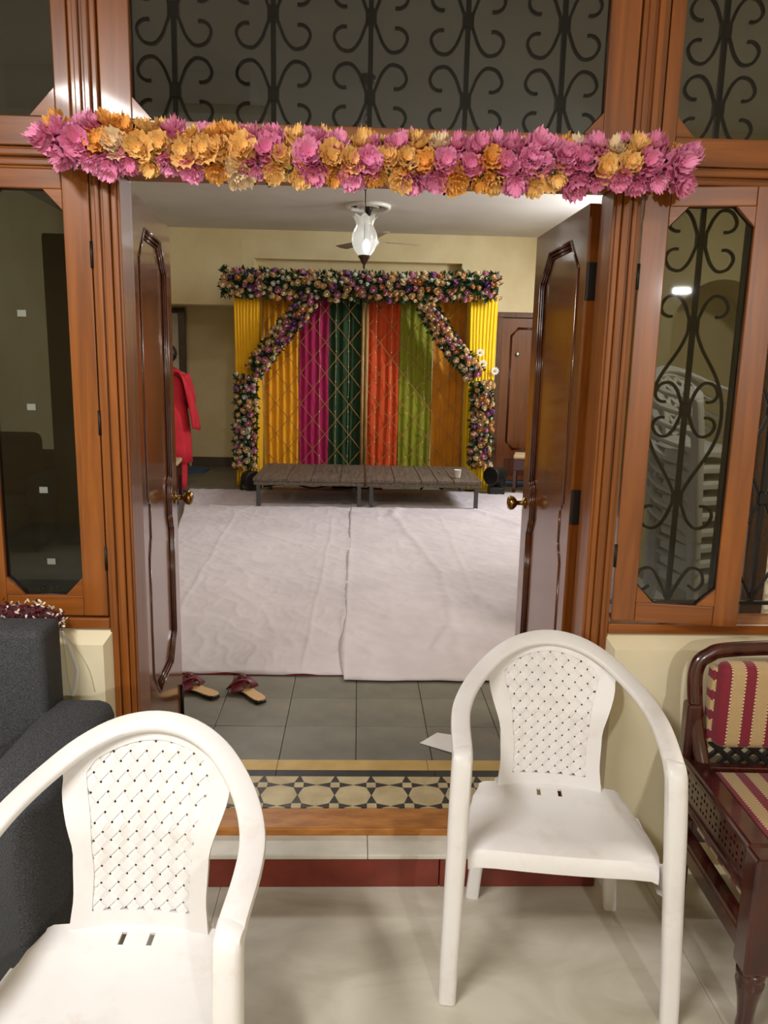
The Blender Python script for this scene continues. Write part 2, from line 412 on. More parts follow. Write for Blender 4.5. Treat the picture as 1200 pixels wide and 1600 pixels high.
for o, zz in ((w1, (1.02, 1.42, 1.88)), (w2, (1.05, 1.86))):
    s = 1 if o is w1 else -1
    for z in zz: lathe('hinge', [(.0045, z-.035), (.0045, z+.035)], 'hinge', o, 8, (.002*s, -.003, 0), local=True)
casement('window_4', 'teak transom with smoked glass at the upper left of the screen', (-.776, WY0+.004, 0), 0, .76, 2.156, 2.786, .04, .074, .05, .07, flip=-1)
casement('window_5', 'wide teak transom with smoked glass above the doorway garland', (-.696, WY0+.004, 0), 0, 1.434, 2.156, 2.786, .082, .074, .05, .054)
casement('window_6', 'teak transom with smoked glass at the upper right of the screen', (.818, WY0+.004, 0), 0, .80, 2.156, 2.786, .04, .074, .05, .052)

# iron grilles behind the glass
GY = 2.40
HOOK = [(0, 0), (.012, .03), (.028, .066), (.052, .088), (.082, .082), (.098, .056), (.092, .036), (.076, .026), (.062, .026)]
def scroll(name, g, cx, cz, sx, sz, k=1.0):
    pts = spline([(cx+sx*(a*k+.006), GY, cz+sz*b*k) for a, b in HOOK], 5)
    sweep(name, pts, (.009, .013), 'iron', g, 'rect', (0, 1, 0))
def collar(g, cx, cz): box('collar', cx-.016, cx+.016, GY-.013, GY+.013, cz-.02, cz+.02, 'iron', g, .004)
def transom_grille(bars, z0, z1, label):
    g = thing('window_grille', (bars[0], GY, z0), label, 'grille', None)
    for x in bars:
        box('bar', x-.007, x+.007, GY-.007, GY+.007, z0, z1, 'iron', g)
        for cz in (2.355, 2.565, 2.775-.0):
            if cz > z1: continue
            collar(g, x, cz)
            for sx in (-1, 1):
                for sz in (-1, 1): scroll('scroll', g, x, cz, sx, sz, 1.0)
    box('cross_bar', bars[0]-.16, bars[-1]+.16, GY-.006, GY+.006, z0-.012, z0, 'iron', g)
    box('cross_bar', bars[0]-.16, bars[-1]+.16, GY-.006, GY+.006, z1, z1+.012, 'iron', g)
transom_grille([-.535, -.256, .02, .296, .573], 2.15, 2.80, 'black wrought iron scroll grille behind the wide transom glass')
transom_grille([1.04, 1.32], 2.15, 2.80, 'black wrought iron scroll grille behind the upper right transom glass')
def tall_grille(bars, label):
    g = thing('window_grille', (bars[0], GY, .86), label, 'grille')
    for x in bars:
        box('bar', x-.007, x+.007, GY-.007, GY+.007, .86, 2.10, 'iron', g)
        for cz in (1.989, 1.74, 1.482, 1.204): collar(g, x, cz)
        for sx in (-1, 1):
            scroll('scroll', g, x, 1.989, sx, 1); scroll('scroll', g, x, 1.989, sx, -1); scroll('scroll', g, x, 1.74, sx, 1)
            scroll('scroll', g, x, 1.482, sx, 1, .95); scroll('scroll', g, x, 1.482, sx, -1, .95)
            sweep('loop', spline([(x+sx*.008, GY, 1.735), (x+sx*.035, GY, 1.67), (x+sx*.09, GY, 1.58), (x+sx*.115, GY, 1.50), (x+sx*.115, GY, 1.42), (x+sx*.09, GY, 1.35), (x+sx*.035, GY, 1.26), (x+sx*.008, GY, 1.205)], 5), (.009, .013), 'iron', g, 'rect', (0, 1, 0))
            scroll('scroll', g, x, 1.204, sx, -1, 1.15)
            sweep('scroll', spline([(x+sx*.008, GY, .87), (x+sx*.02, GY, .90), (x+sx*.06, GY, .965), (x+sx*.1, GY, .96), (x+sx*.112, GY, .92), (x+sx*.09, GY, .895), (x+sx*.065, GY, .91)], 5), (.009, .013), 'iron', g, 'rect', (0, 1, 0))
    for x in (bars[0]+.14,): box('bar', x-.006, x+.006, GY-.006, GY+.006, .86, 2.10, 'iron', g)
    box('cross_bar', bars[0]-.24, bars[-1]+.24, GY-.006, GY+.006, .848, .86, 'iron', g)
    box('cross_bar', bars[0]-.24, bars[-1]+.24, GY-.006, GY+.006, 2.10, 2.112, 'iron', g)
tall_grille([1.027, 1.307], 'black wrought iron grille with scrolls and long loops behind the right casement')

# ------------------------------------------------------------------ the hall behind the door
HC = 3.19
hf = struct(box('floor_hall', -3.3, 3.4, 2.24, 11.2, -.05, FLOOR-.014, 'grout'), 'dark grey stone floor of the hall with patterned border at the door', 'floor')
kx0, ky0, dx, dy = .0115-.2885*5, 2.664, .2885, .272
tile_me = {}
for j in range(4):
    for i in range(10):
        x = kx0+i*dx; y = ky0+j*dy
        key = 'k'
        if key not in tile_me:
            o = box('floor_tile', .0012, dx-.0012, .0012, dy-.0012, -.02, 0, 'kota', None, .0015, 1)
            tile_me[key] = o; o.parent = hf
        else: o = copyobj(tile_me[key], hf)
        o.location = (x, y, FLOOR+random.uniform(-.0006, .0006))
kf = M['kota_far'] = noisy('grey_kota_far', srgb(104, 102, 92), srgb(126, 122, 110), 3, .4)
tk = NT(kf); br = tk.t.nodes.new('ShaderNodeTexBrick'); br.offset = 0; br.inputs['Scale'].default_value = 1; br.inputs['Mortar Size'].default_value = .003
br.inputs['Brick Width'].default_value = dx; br.inputs['Row Height'].default_value = dy; br.inputs['Mortar'].default_value = srgb(66, 64, 58)
tk.l(tk.coord(), br.inputs['Vector']); bs = kf.node_tree.nodes['Principled BSDF'].inputs['Base Color'].links[0].from_socket
tk.l(bs, br.inputs['Color1']); tk.l(bs, br.inputs['Color2']); tk.l(br.outputs[0], tk.b.inputs['Base Color'])
yf = ky0+4*dy
for nm, a, b, c, d in (('slab_field', -3.3, 3.4, yf+.001, 11.2), ('slab_field', -3.3, kx0-.001, 2.35, yf), ('slab_field', kx0+10*dx+.001, 3.4, 2.35, yf)):
    box(nm, a, b, c, d, FLOOR-.014, FLOOR, 'kota_far', hf)
# ochre and black border strips, patterned cement tiles
for a, b in ((kx0, -.8372), (-.8358, -.2795), (-.2781, .2773), (.2787, .8365), (.8379, kx0+10*dx)):
    box('border_tile', a, b, 2.5905, 2.6625, FLOOR-.014, FLOOR, 'mos_yellow', hf, .001, 1)
for k in range(5): box('border_tile', kx0+k*.577, kx0+(k+1)*.577-.001, 2.5455, 2.5893, FLOOR-.014, FLOOR, 'mos_black', hf, .001, 1)
pz, sq = .1275, .0165; h = pz/2
def shape(nm, pts, m, protos={}):
    """floor tile piece: polygon in xy clipped to the band"""
    lo, hi = 2.346, 2.5445
    P = list(pts)
    for lim, s in ((lo, 1), (hi, -1)):
        Q = []
        for i in range(len(P)):
            a, b = P[i], P[(i+1) % len(P)]; da, db = (a[1]-lim)*s, (b[1]-lim)*s
            if da >= 0: Q.append(a)
            if (da > 0 > db) or (da < 0 < db): t = da/(da-db); Q.append((a[0]+(b[0]-a[0])*t, a[1]+(b[1]-a[1])*t))
        P = Q
    if len(P) < 3: return
    ar = abs(sum(P[i][0]*P[(i+1) % len(P)][1]-P[(i+1) % len(P)][0]*P[i][1] for i in range(len(P))))/2
    if ar < 2e-5: return
    cx = sum(p[0] for p in P)/len(P); cy = sum(p[1] for p in P)/len(P)
    P = [(cx+(a-cx)*.985, cy+(b-cy)*.985) for a, b in P]
    prism(nm, P, FLOOR-.014, FLOOR+random.uniform(-.0003, .0003), 'xy', m, hf)
for j in range(2):
    cy = 2.4875-j*.1315
    for i in range(-6, 7):
        cx = .0665+i*pz
        shape('inlay_square', [(cx-sq, cy-sq), (cx+sq, cy-sq), (cx+sq, cy+sq), (cx-sq, cy+sq)], 'mos_cream')
        for ax_, ay_ in ((1, 0), (-1, 0), (0, 1), (0, -1)):
            hh = h if ax_ else .1315/2
            bx_, by_ = cx+ax_*sq, cy+ay_*sq
            shape('inlay_triangle', [(bx_+ay_*sq, by_+ax_*sq), (bx_-ay_*sq, by_-ax_*sq), (cx+ax_*hh, cy+ay_*hh)], 'mos_black')
for j in range(-1, 2):
    cy = 2.4875-.1315/2-j*.1315; hy = .1315/2
    for i in range(-6, 7):
        cx = .0665+h+i*pz
        shape('inlay_octagon', [(cx, cy-hy), (cx+h-sq, cy-hy+sq), (cx+h, cy), (cx+h-sq, cy+hy-sq), (cx, cy+hy), (cx-h+sq, cy+hy-sq), (cx-h, cy), (cx-h+sq, cy-hy+sq)], 'mos_cream')
struct(box('ceiling_hall', -3.3, 3.4, 2.24, 11.2, HC, HC+.1, 'ceil'), 'white ceiling of the hall', 'ceiling')
struct(box('wall_hall_left', -3.4, -3.3, 2.24, 11.2, -.05, HC+.1, 'cream'), 'cream left wall of the hall', 'wall')
struct(box('wall_hall_right', 3.3, 3.4, 2.34, 11.2, -.05, HC+.1, 'cream'), 'cream right wall of the hall', 'wall')
# back wall with shallow niche, beam over a deep alcove on the left, door on the right
bw = sempty('wall_back', (0, 9.9, FLOOR), 'cream back wall of the hall with a shallow niche', 'wall')
box('wall_panel', -1.45, -1.306, 9.9, 10.2, FLOOR, HC, 'cream', bw); box('wall_panel', 1.265, 1.74, 9.9, 10.2, FLOOR, HC, 'cream', bw)
box('wall_panel', -1.306, 1.265, 9.9, 10.2, 2.855, HC, 'cream', bw); box('niche_back', -1.306, 1.265, 10.1, 10.2, FLOOR, 2.855, 'cream', bw)
box('wall_panel', 1.74, 2.56, 9.9, 10.2, 2.285, HC, 'cream', bw); box('wall_panel', 2.56, 3.4, 9.9, 10.2, FLOOR, HC, 'cream', bw)
struct(box('wall_alcove_beam', -3.3, -1.45, 9.9, 10.2, 2.287, HC, 'cream'), 'cream beam over the alcove left of the backdrop', 'beam')
struct(box('wall_alcove', -3.3, -1.2, 10.9, 11.0, FLOOR, HC, 'cream'), 'shaded cream wall inside the alcove behind the person in red', 'wall')
struct(box('wall_alcove_side', -1.45, -1.3, 10.2, 10.9, FLOOR, HC, 'cream'), 'cream side wall of the alcove', 'wall')
M['skirt'] = mat('dark_skirting', srgb(86, 76, 62), .5)
struct(box('baseboard_alcove', -2.34, -1.45, 10.885, 10.9, FLOOR, FLOOR+.13, 'skirt'), 'dark skirting along the alcove wall', 'baseboard')

def outline_panel(z0, z1, x0, x1, cutx, cutz, waist=None):
    """clockwise outline of a tall door panel with chamfered ends and an optional waist at the lock"""
    R = [(x1-cutx, z0), (x1, z0+cutz)]; L = []
    if waist:
        zl, zh, d = waist; R += [(x1, zl-d*2), (x1-d, zl), (x1-d, zh), (x1, zh+d)]
    R += [(x1, z1-cutz), (x1-cutx, z1)]
    L = [(x0+x1-a, b) for a, b in R[::-1]]
    return R+L

def panel_leaf(name, label, loc, rz, w, z0, z1, th, out, wm, flip=1, kind='structure'):
    """solid leaf: slab with a moulded, recessed panel on both faces; local x along the leaf"""
    o = sempty(name, loc, label, 'door', rz)
    P = [(a*flip, b) for a, b in out]
    bm = bmesh.new()
    xa, xb = sorted((0, w*flip))
    # frame face with hole: bridge outer rectangle to outline by triangulated fill
    def face_side(y):
        outer = [bm.verts.new((x, y, z)) for x, z in ((xa, z0), (xb, z0), (xb, z1), (xa, z1))]
        inner = [bm.verts.new((x, y, z)) for x, z in P]
        es = [bm.edges.new((c[i], c[(i+1) % len(c)])) for c in (outer, inner) for i in range(len(c))]
        bmesh.ops.triangle_fill(bm, use_beauty=True, edges=es); return outer, inner
    o0, i0 = face_side(0); o1, i1 = face_side(th)
    for A, B in ((o0, o1), (i0, i1)):
        for i in range(len(A)): bm.faces.new((A[i], A[(i+1) % len(A)], B[(i+1) % len(B)], B[i]))
    bmobj('stiles_and_rails', bm, wm+'_z' if wm+'_z' in M else wm, o, local=True)
    prism('panel', P, th*.32, th*.68, 'xz', wm+'_z' if wm+'_z' in M else wm, o, local=True)
    cx = sum(a for a, b in P)/len(P); cz = sum(b for a, b in P)/len(P)
    for y0_, s in ((0, -1), (th, 1)):
        A = Acc()
        for dist, hgt, wd in ((.0, -.001, .011), (.012, -.005, .009), (.022, -.0085, .007)):
            Q = []
            n = len(P)
            for i in range(n):
                p0, p1, p2 = Vector(P[i-1]), Vector(P[i]), Vector(P[(i+1) % n])
                d1, d2 = (p1-p0).normalized(), (p2-p1).normalized()
                n1, n2 = Vector((-d1.y, d1.x)), Vector((-d2.y, d2.x))
                if n1.dot(Vector((cx, cz))-p1) < 0 and not False: pass
                sgn = 1 if flip > 0 else -1
                bis = (n1+n2).normalized(); q = p1+bis*sgn*dist/max(.5, bis.dot(n1)); Q.append((q.x, y0_+s*hgt, q.y))
            for i in range(n): A.add(*sweep_data([Q[i], Q[(i+1) % n]], (wd, wd), 'round', (0, 1, 0), 8))
        A.build('moulding', 'leaf_dark', o, local=True)
    return o
M['leaf_dark'] = noisy('dark_moulding', srgb(70, 28, 12), srgb(94, 42, 18), 5, .25, (6, 6, .6), coat=.6)
LO = outline_panel(.46, 2.0, .072, .535, .10, .095, (1.03, 1.14, .03))
LH, RH = (-.664, 2.372), (.712, 2.378)
angL = math.atan2(.63, -.045); angR = math.atan2(.63, -.012)
dL = panel_leaf('door_1', 'glossy teak door leaf standing open on the left of the doorway', (LH[0], LH[1], 0), angL, .648, .150, 2.082, .036, LO, 'leaf')
dR = panel_leaf('door_2', 'glossy teak door leaf standing open on the right of the doorway', (RH[0], RH[1], 0), angR, .636, .150, 2.082, .036, LO, 'leaf')
for o, side in ((dL, -1), (dR, 1)):
    # the room side of the left leaf is local -y, of the right leaf local +y
    f = 0 if side < 0 else .036; s = -1 if side < 0 else 1
    for y, sg in ((0, -1), (.036, 1)):
        A = Acc(); A.add(*lathe_data([(.024, 0), (.024, .004), (.010, .006), (.009, .03), (.016, .034), (.027, .045), (.029, .056), (.022, .066), (.006, .070)], 16))
        V = [(x+.60, y+sg*z, y2+1.075) for x, y2, z in A.V]; A.V = V; A.build('knob', 'brass', o, local=True)
    box('lock_plate', .6365 if side > 0 else .6485, .638 if side > 0 else .650, .008, .028, .98, 1.15, 'hinge', o, local=True)
    for z in (.44, 1.17, 1.86):
        box('hinge', -.006, .0, .004, .034, z-.055, z+.055, 'hinge', o, .001, 1, local=True)
        lathe('hinge_pin', [(.007, z-.055), (.007, z+.055)], 'hinge', o, 8, (-.006, .036 if side < 0 else 0, 0), local=True)
    lathe('tower_bolt', [(.006, .16), (.006, .30)], 'hinge', o, 8, (.60, -.006 if side < 0 else .042, 0), local=True)
BO = outline_panel(.55, 2.10, .12, .58, .09, .10)
d3 = panel_leaf('door_3', 'closed brown wooden door in the back wall right of the backdrop', (1.80, 9.93, 0), 0, .70, .15, 2.215, .04, BO, 'back_door')
BO2 = [(1.80+.12, .22), (1.80+.58, .22), (1.80+.58, .44), (1.80+.12, .44)]
prism('lower_panel', BO2, 9.922, 9.932, 'xz', 'leaf_dark', d3)
lathe('knob', [(.02, 0), (.009, .008), (.009, .03), (.025, .045), (.024, .058), (.004, .066)], 'steel', d3, 12, (1.80+.63, 9.93, 1.07), 'y')
lathe('peep_plate', [(.03, 0), (.028, .006), (.01, .01)], 'steel', d3, 12, (2.02, 9.93, 1.77), 'y')
t3 = sempty('trim_3', (1.74, 9.9, FLOOR), 'dark wooden frame round the back door', 'frame')
box('post', 1.74, 1.80, 9.885, 9.98, FLOOR, 2.22, 'leaf_dark', t3, .004); box('post', 2.50, 2.56, 9.885, 9.98, FLOOR, 2.22, 'leaf_dark', t3, .004)
box('head_rail', 1.74, 2.56, 9.885, 9.98, 2.22, 2.285, 'leaf_dark', t3, .004)
t4 = sempty('trim_4', (-2.46, 10.86, FLOOR), 'dark wooden door frame in the alcove behind the person in red', 'frame')
box('post', -2.47, -2.375, 10.84, 10.9, FLOOR, 2.30, 'rosewood', t4, .004); box('head_rail', -3.2, -2.47, 10.84, 10.9, 2.23, 2.30, 'rosewood', t4, .004)
M['white_paint'] = mat('white_paint', srgb(230, 226, 220), .5)
d4 = sempty('door_4', (-2.47, 10.87, FLOOR), 'white painted door in the alcove, mostly hidden by the open leaf', 'door')
box('door_slab', -3.2, -2.472, 10.87, 10.9, FLOOR, 2.23, 'white_paint', d4); lathe('knob', [(.02, 0), (.01, .02), (.024, .04), (.004, .06)], 'brass', d4, 12, (-2.56, 10.87, 1.1), 'y')
# wall with an arched recess seen through the right casement
wa = sempty('wall_arch', (2.6, 5.5, FLOOR), 'cream wall with an arched recess seen through the right casement', 'wall')
ac, ar, az = 2.56, .36, 1.88
arc = [(ac+ar*math.cos(a), az+ar*math.sin(a)) for a in [PI-PI*k/18 for k in range(19)]]
prism('wall_panel', [(2.02, FLOOR), (ac-ar, FLOOR)]+arc[:10]+[(ac, HC), (2.02, HC)], 5.5, 5.95, 'xz', 'cream', wa)
prism('wall_panel', arc[9:]+[(ac+ar, FLOOR), (3.3, FLOOR), (3.3, HC), (ac, HC)], 5.5, 5.95, 'xz', 'cream', wa)
box('recess_back', 2.02, 3.3, 5.95, 6.0, FLOOR, HC, 'cream', wa)

# lamps of the two rooms that hold the lights
def tube_light(name, loc, size, label):
    o = thing(name, loc, label, 'light')
    x, y, z = loc; sx, sy, sz = size
    box('housing', x-sx/2, x+sx/2, y-sy/2, y+sy/2, z, z+sz, 'fan', o, .004)
    return o
tube_light('ceiling_light', (-1.15, .2, 2.80), (1.2, .32, .20), 'white rectangular ceiling light of the front room')
tube_light('wall_light', (1.2, -2.94, 2.3), (.18, .12, .1), 'white tube light on the rear wall of the front room')
tube_light('tube_light', (3.24, 7.6, 2.74), (.12, 1.3, .1), 'white tube light high on the right wall of the hall')
tube_light('ceiling_light', (-.9, 5.6, 3.135), (.66, .66, .055), 'square white ceiling light of the hall')

# ------------------------------------------------------------------ white plastic chairs
def vtop(u): return .768-2.2*u*u
def interp(tab, x):
    for (a, ya), (b, yb) in zip(tab, tab[1:]):
        if x <= b: t = max(0, (x-a)/(b-a)); t = t*t*(3-2*t); return ya+(yb-ya)*t
    return tab[-1][1]
WO = [(.385, .150), (.46, .143), (.54, .146), (.69, .184), (.75, .20)]
WI = [(.42, .106), (.50, .104), (.58, .112), (.724, .142), (.80, .15)]
def psurf(u, v, off=0):
    y = .384+.2*(v-.395)+max(0, v-.60)*.42-.85*u*u+.004
    return Vector((u, y+off, v-off*.25))
def arm_path():
    half = [(.262, .066, .628), (.263, .10, .640), (.268, .20, .655), (.264, .28, .670), (.243, .355, .693), (.205, .425, .722), (.15, .485, .757), (.08, .523, .784)]
    return spline(half+[(0, .537, .794)]+[(-a, b, c) for a, b, c in half[::-1]], 4)
def chair_meshes():
    """(name, verts, faces) lists of one chair in local coordinates, front towards -y"""
    out = {}
    P = arm_path(); n = len(P)
    def rf(i):
        k = max(0, 1-abs(i-(n-1)/2)/((n-1)/2)*1.7)
        return (0, -.75*k, 1-.25*k)
    def sz(i):
        k = max(0, 1-abs(i-(n-1)/2)/((n-1)/2)*1.6); return (.052-.004*k, .020)
    out['arm_rail'] = sweep_data(P, sz, 'rect', rf)
    for s in (-1, 1):
        L = spline([(s*.276, -.026, 0), (s*.275, -.012, .10), (s*.270, .012, .30), (s*.266, .034, .47), (s*.263, .058, .60), (s*.262, .072, .628), (s*.263, .10, .639)], 4)
        m = len(L)
        out['front%d' % s] = sweep_data(L, lambda i: (.044+.009*min(1, i/(m*.5)), (.030+.014*min(1, i/(m*.5))) if i < m-4 else .044-.006*(i-m+5)), 'rect', (0, 1, 0))
        L2 = [(s*.207, .385, 0), (s*.195, .376, .15), (s*.180, .362, .26), (s*.168, .345, .362)]
        out['rear%d' % s] = sweep_data(spline(L2, 3), lambda i: (.040, .028), 'rect', (0, 1, 0))
        web = [(s*.262, .045, .40), (s*.236, .07, .375), (s*.236, .29, .375), (s*.236, .29, .345), (s*.236, .07, .325), (s*.262, .045, .32)]
    # seat with two slots
    rows = [(.040, .345), (.042, .366), (.052, .382), (.08, .388), (.13, .383), (.19, .376), (.25, .372), (.29, .374), (.318, .378), (.334, .380), (.366, .384), (.371, .385), (.375, .387), (.385, .392), (.392, .402)]
    def w(y): return interp([(.03, .236), (.10, .244), (.20, .240), (.30, .222), (.371, .200), (.375, .156), (.40, .152)], y)
    cols = [-1, -.93, -.7, -.4, 'a-.036', 'a-.0245', 'a0', 'a.0245', 'a.036', .4, .7, .93, 1]
    V = []; F = []; nc = len(cols)
    for y, z in rows:
        for c in cols:
            if isinstance(c, str): x = float(c[1:])
            else: x = c*(w(y)); 
            if not isinstance(c, str) and abs(c) == .4: x = math.copysign(max(.07, abs(x)), c)
            e = abs(x)/w(y); dz = -.012*max(0, e-.9)/.1 + .006*e*e
            V.append((x, y+(.004*(1-e*e) if y > .38 else 0), z+dz))
    for i in range(len(rows)-1):
        for k in range(nc-1):
            if rows[i][0] == .334 and k in (4, 7): continue
            F.append((i*nc+k, i*nc+k+1, (i+1)*nc+k+1, (i+1)*nc+k))
    bm = bmesh.new(); vs = [bm.verts.new(p) for p in V]
    for f in F: bm.faces.new([vs[i] for i in f])
    bmesh.ops.recalc_face_normals(bm, faces=bm.faces[:])
    bmesh.ops.solidify(bm, geom=bm.faces[:]+bm.edges[:]+bm.verts[:], thickness=.006)
    bm.verts.index_update(); out['seat'] = ([v.co.copy() for v in bm.verts], [tuple(v.index for v in f.verts) for f in bm.faces]); bm.free()
    # skirts that tie the seat to the front legs
    for s in (-1, 1):
        q = [(s*.244, .055, .383), (s*.238, .28, .368), (s*.238, .28, .335), (s*.25, .055, .30), (s*.266, .04, .30), (s*.266, .04, .40)]
        V = [Vector(p) for p in q]+[Vector(p)+Vector((-s*.008, 0, 0)) for p in q]; k = 6
        out['skirt%d' % s] = (V, [tuple(range(k)), tuple(range(2*k-1, k-1, -1))]+[(i, (i+1) % k, k+(i+1) % k, k+i) for i in range(k)])
    # back panel border ring
    pairs = []
    for k in range(15): v = .425+(.70-.425)*k/14; pairs.append(((interp(WO, v+(v-.425)*.05), v+(v-.425)*.05), (interp(WI, v), v)))
    for k in range(1, 24):
        a = 1-2*k/24; uo = .19*a; ui = .136*a; pairs.append(((uo, vtop(uo)+.024), (ui, vtop(ui)-.012)))
    for k in range(15): v = .70-(.70-.425)*k/14; pairs.append(((-interp(WO, v+(v-.425)*.05), v+(v-.425)*.05), (-interp(WI, v), v)))
    for k in range(0, 13): a = -1+2*k/12; pairs.append(((a*.150, .388), (a*.106, .4245)))
    n = len(pairs); V = []
    for o_, i_ in pairs: V += [psurf(*o_, -.007), psurf(*i_, -.005), psurf(*i_, .006), psurf(*o_, .006)]
    F = []
    for i in range(n):
        j = (i+1) % n
        for k in range(4): F.append((i*4+k, i*4+(k+1) % 4, j*4+(k+1) % 4, j*4+k))
    out['border'] = (V, F)
    straps = []
    pitch = .036; q = pitch/2
    for s in (1, -1):
        for c in range(-12, 32):
            c0 = .41+c*pitch; run = []
            for k in range(-44, 45):
                u = k*q/4; v = c0+s*u
                ok = .420 < v < vtop(u)-.004 and abs(u) < interp(WI, v)+.008
                if ok: run.append((k, u, v))
            if len(run) < 3: continue
            V = []; F = []; hw = .0098/math.sqrt(2)*1.06
            for k, u, v in run:
                # crossing index decides over or under
                m_ = ((k+2)//4) % 2
                o_ = (-.0026 if (m_ == 0) == (s > 0) else .0012) if k % 4 != 2 else -.0007
                du, dv = -s*.0074, .0074
                for a, oo in ((1, o_), (-1, o_), (-1, o_+.0022), (1, o_+.0022)): V.append(psurf(u+a*du, v+a*dv, oo))
            m2 = len(run)
            for i in range(m2-1):
                for k in range(4): F.append((i*4+k, i*4+(k+1) % 4, (i+1)*4+(k+1) % 4, (i+1)*4+k))
            F += [(0, 1, 2, 3), ((m2-1)*4+3, (m2-1)*4+2, (m2-1)*4+1, (m2-1)*4)]
            straps.append((V, F))
    return out, straps
CM, STRAPS = chair_meshes()
def bmfix(name, V, F, material, parent, smooth=True, ang=45):
    bm = bmesh.new(); vs = [bm.verts.new(p) for p in V]
    for f in F: bm.faces.new([vs[i] for i in f])
    o = bmobj(name, bm, material, parent, True)
    if smooth: smooth_edges(o, ang)
    return o
def plastic_chair(loc, rz, label):
    t = thing('plastic_armchair', loc, label, 'chair', 'white plastic armchairs in the front room', rz)
    bmfix('seat', *CM['seat'], 'plastic', t)
    bk = bmfix('backrest', *CM['border'], 'plastic', t)
    for V, F in STRAPS: bmfix('strap', V, F, 'plastic', bk, False)
    bmfix('arm_rail', *CM['arm_rail'], 'plastic', t)
    for s in (-1, 1):
        bmfix('leg', *CM['front%d' % s], 'plastic', t); bmfix('leg', *CM['rear%d' % s], 'plastic', t)
        bmfix('side_skirt', *CM['skirt%d' % s], 'plastic', t)
    return t
chR = plastic_chair((.528, 1.681, 0), math.radians(-7.5), 'white plastic armchair with woven back standing beside the carved settee')
chL = thing('plastic_armchair', (-.472, 1.103, 0), 'nearest white plastic armchair, in front of the grey sofa, cut off by the frame', 'chair', 'white plastic armchairs in the front room', math.radians(-2.9))
for c in list(chR.children):
    d = copyobj(c, chL)
    for g in c.children: copyobj(g, d)
# stack of the same chairs in the hall behind the right window: too small to show parts
A = Acc()
for k, (V, F) in CM.items(): A.add(V, F)
for V, F in STRAPS[::2]: A.add(V, F)
names = ['lowest', 'second', 'third', 'fourth', 'fifth', 'sixth', 'seventh', 'eighth', 'topmost']
first = None
for k in range(9):
    if first is None: o = first = A.build('stacked_chair', 'plastic', smooth=False)
    else: o = first.copy(); COL.objects.link(o)
    o.location = (2.03-.004*k, 3.95, FLOOR+.085*k); o.rotation_euler = (0, 0, math.radians(24))
    tag(o, names[k]+' white plastic chair in the stack behind the right window', 'chair', 'chairs stacked in the hall')

# ------------------------------------------------------------------ grey sofa
def rbox(name, x0, x1, y0, y1, z0, z1, m, parent, bev=.04, seg=4):
    o = box(name, x0, x1, y0, y1, z0, z1, m, parent, bev, seg); smooth_edges(o, 60); return o
sf = thing('sofa', (-1.5, 1.8, 0), 'charcoal grey fabric sofa with block arm at the left edge', 'sofa')
rbox('backrest', -2.35, -.836, 1.985, 2.12, .12, .878, 'grey_fabric', sf, .022, 3)
rbox('arm', -.872, -.680, 1.50, 2.10, .08, .648, 'grey_fabric', sf, .045)
rbox('seat_base', -2.35, -.874, 1.46, 1.99, .08, .30, 'grey_fabric', sf, .02)
rbox('seat_cushion', -1.60, -.880, 1.45, 1.98, .30, .44, 'grey_fabric', sf, .035)
rbox('seat_cushion', -2.33, -1.605, 1.45, 1.98, .30, .44, 'grey_fabric', sf, .035)
for x, y in ((-.74, 1.54), (-.74, 2.05), (-2.28, 1.52), (-2.28, 2.1)): lathe('foot', [(.02, 0), (.026, .085)], 'black', sf, 12, (x, y, 0))

# ------------------------------------------------------------------ carved settee on the right (local frame: x right, y back)
ct = thing('carved_settee', (.972, 1.56, 0), 'carved rosewood settee with maroon and beige striped cushions at the right edge', 'settee', None, math.radians(-2))
W = 1.15; D = .52
sx = stripes('settee_stripes', 'X', .070, .037); sz_ = stripes('settee_stripes_upright', 'Z', .06, 0)
def LB(name, a, b, c, d, e, f, m='rosewood', p=None, bev=.004, seg=2): return box(name, a, b, c, d, e, f, m, p or ct, bev, seg, local=True)
for x in (0, W):
    lathe('leg', [(.016, 0), (.022, .02), (.019, .05), (.024, .10), (.031, .135), (.034, .15), (.028, .158), (.034, .168), (.034, .185)], 'rosewood', ct, 16, (x, .03, 0), local=True)
    LB('post', x-.034, x+.034, -.004, .062, .185, .495, bev=.008)
    LB('leg', x-.024, x+.024, D-.05, D, 0, .30, bev=.006)
LB('front_rail', .035, W-.035, .005, .05, .20, .27); LB('back_rail', .02, W-.02, D-.045, D-.005, .22, .30)
for sgn, x in ((-1, 0), (1, W)):
    LB('side_rail', x-.024, x+.024, .06, D-.04, .205, .262, bev=.008)
    LB('arm_top', x-.030, x+.034, .05, D-.02, .475, .500, bev=.009)
    LB('band_edge', x-.024, x+.020, .06, D-.03, .355, .372, bev=.006)
    # fretwork band with real cut-outs
    cw = .0088; nu = int((D-.09)/cw); nv = 12; holes = set()
    for c in range(7):
        u0 = 1+c*7
        for a, b in ((0, 3), (2, 3), (4, 3), (0, 5), (4, 5), (0, 7), (2, 7), (4, 7), (2, 9)):
            holes.add((u0+a, b))
    bm = bmesh.new(); gv = [[bm.verts.new((x-.014, .06+i*cw, .370+j*.0092)) for j in range(nv+1)] for i in range(nu+1)]
    for i in range(nu):
        for j in range(nv):
            if (i, j) not in holes: bm.faces.new((gv[i][j], gv[i+1][j], gv[i+1][j+1], gv[i][j+1]))
    bmesh.ops.recalc_face_normals(bm, faces=bm.faces[:])
    bmesh.ops.solidify(bm, geom=bm.faces[:]+bm.edges[:]+bm.verts[:], thickness=.010)
    bmobj('fretwork_band', bm, 'rosewood', ct, True)
    LB('upright', x-.026, x+.020, D-.05, D+.0, .30, .66, bev=.01)
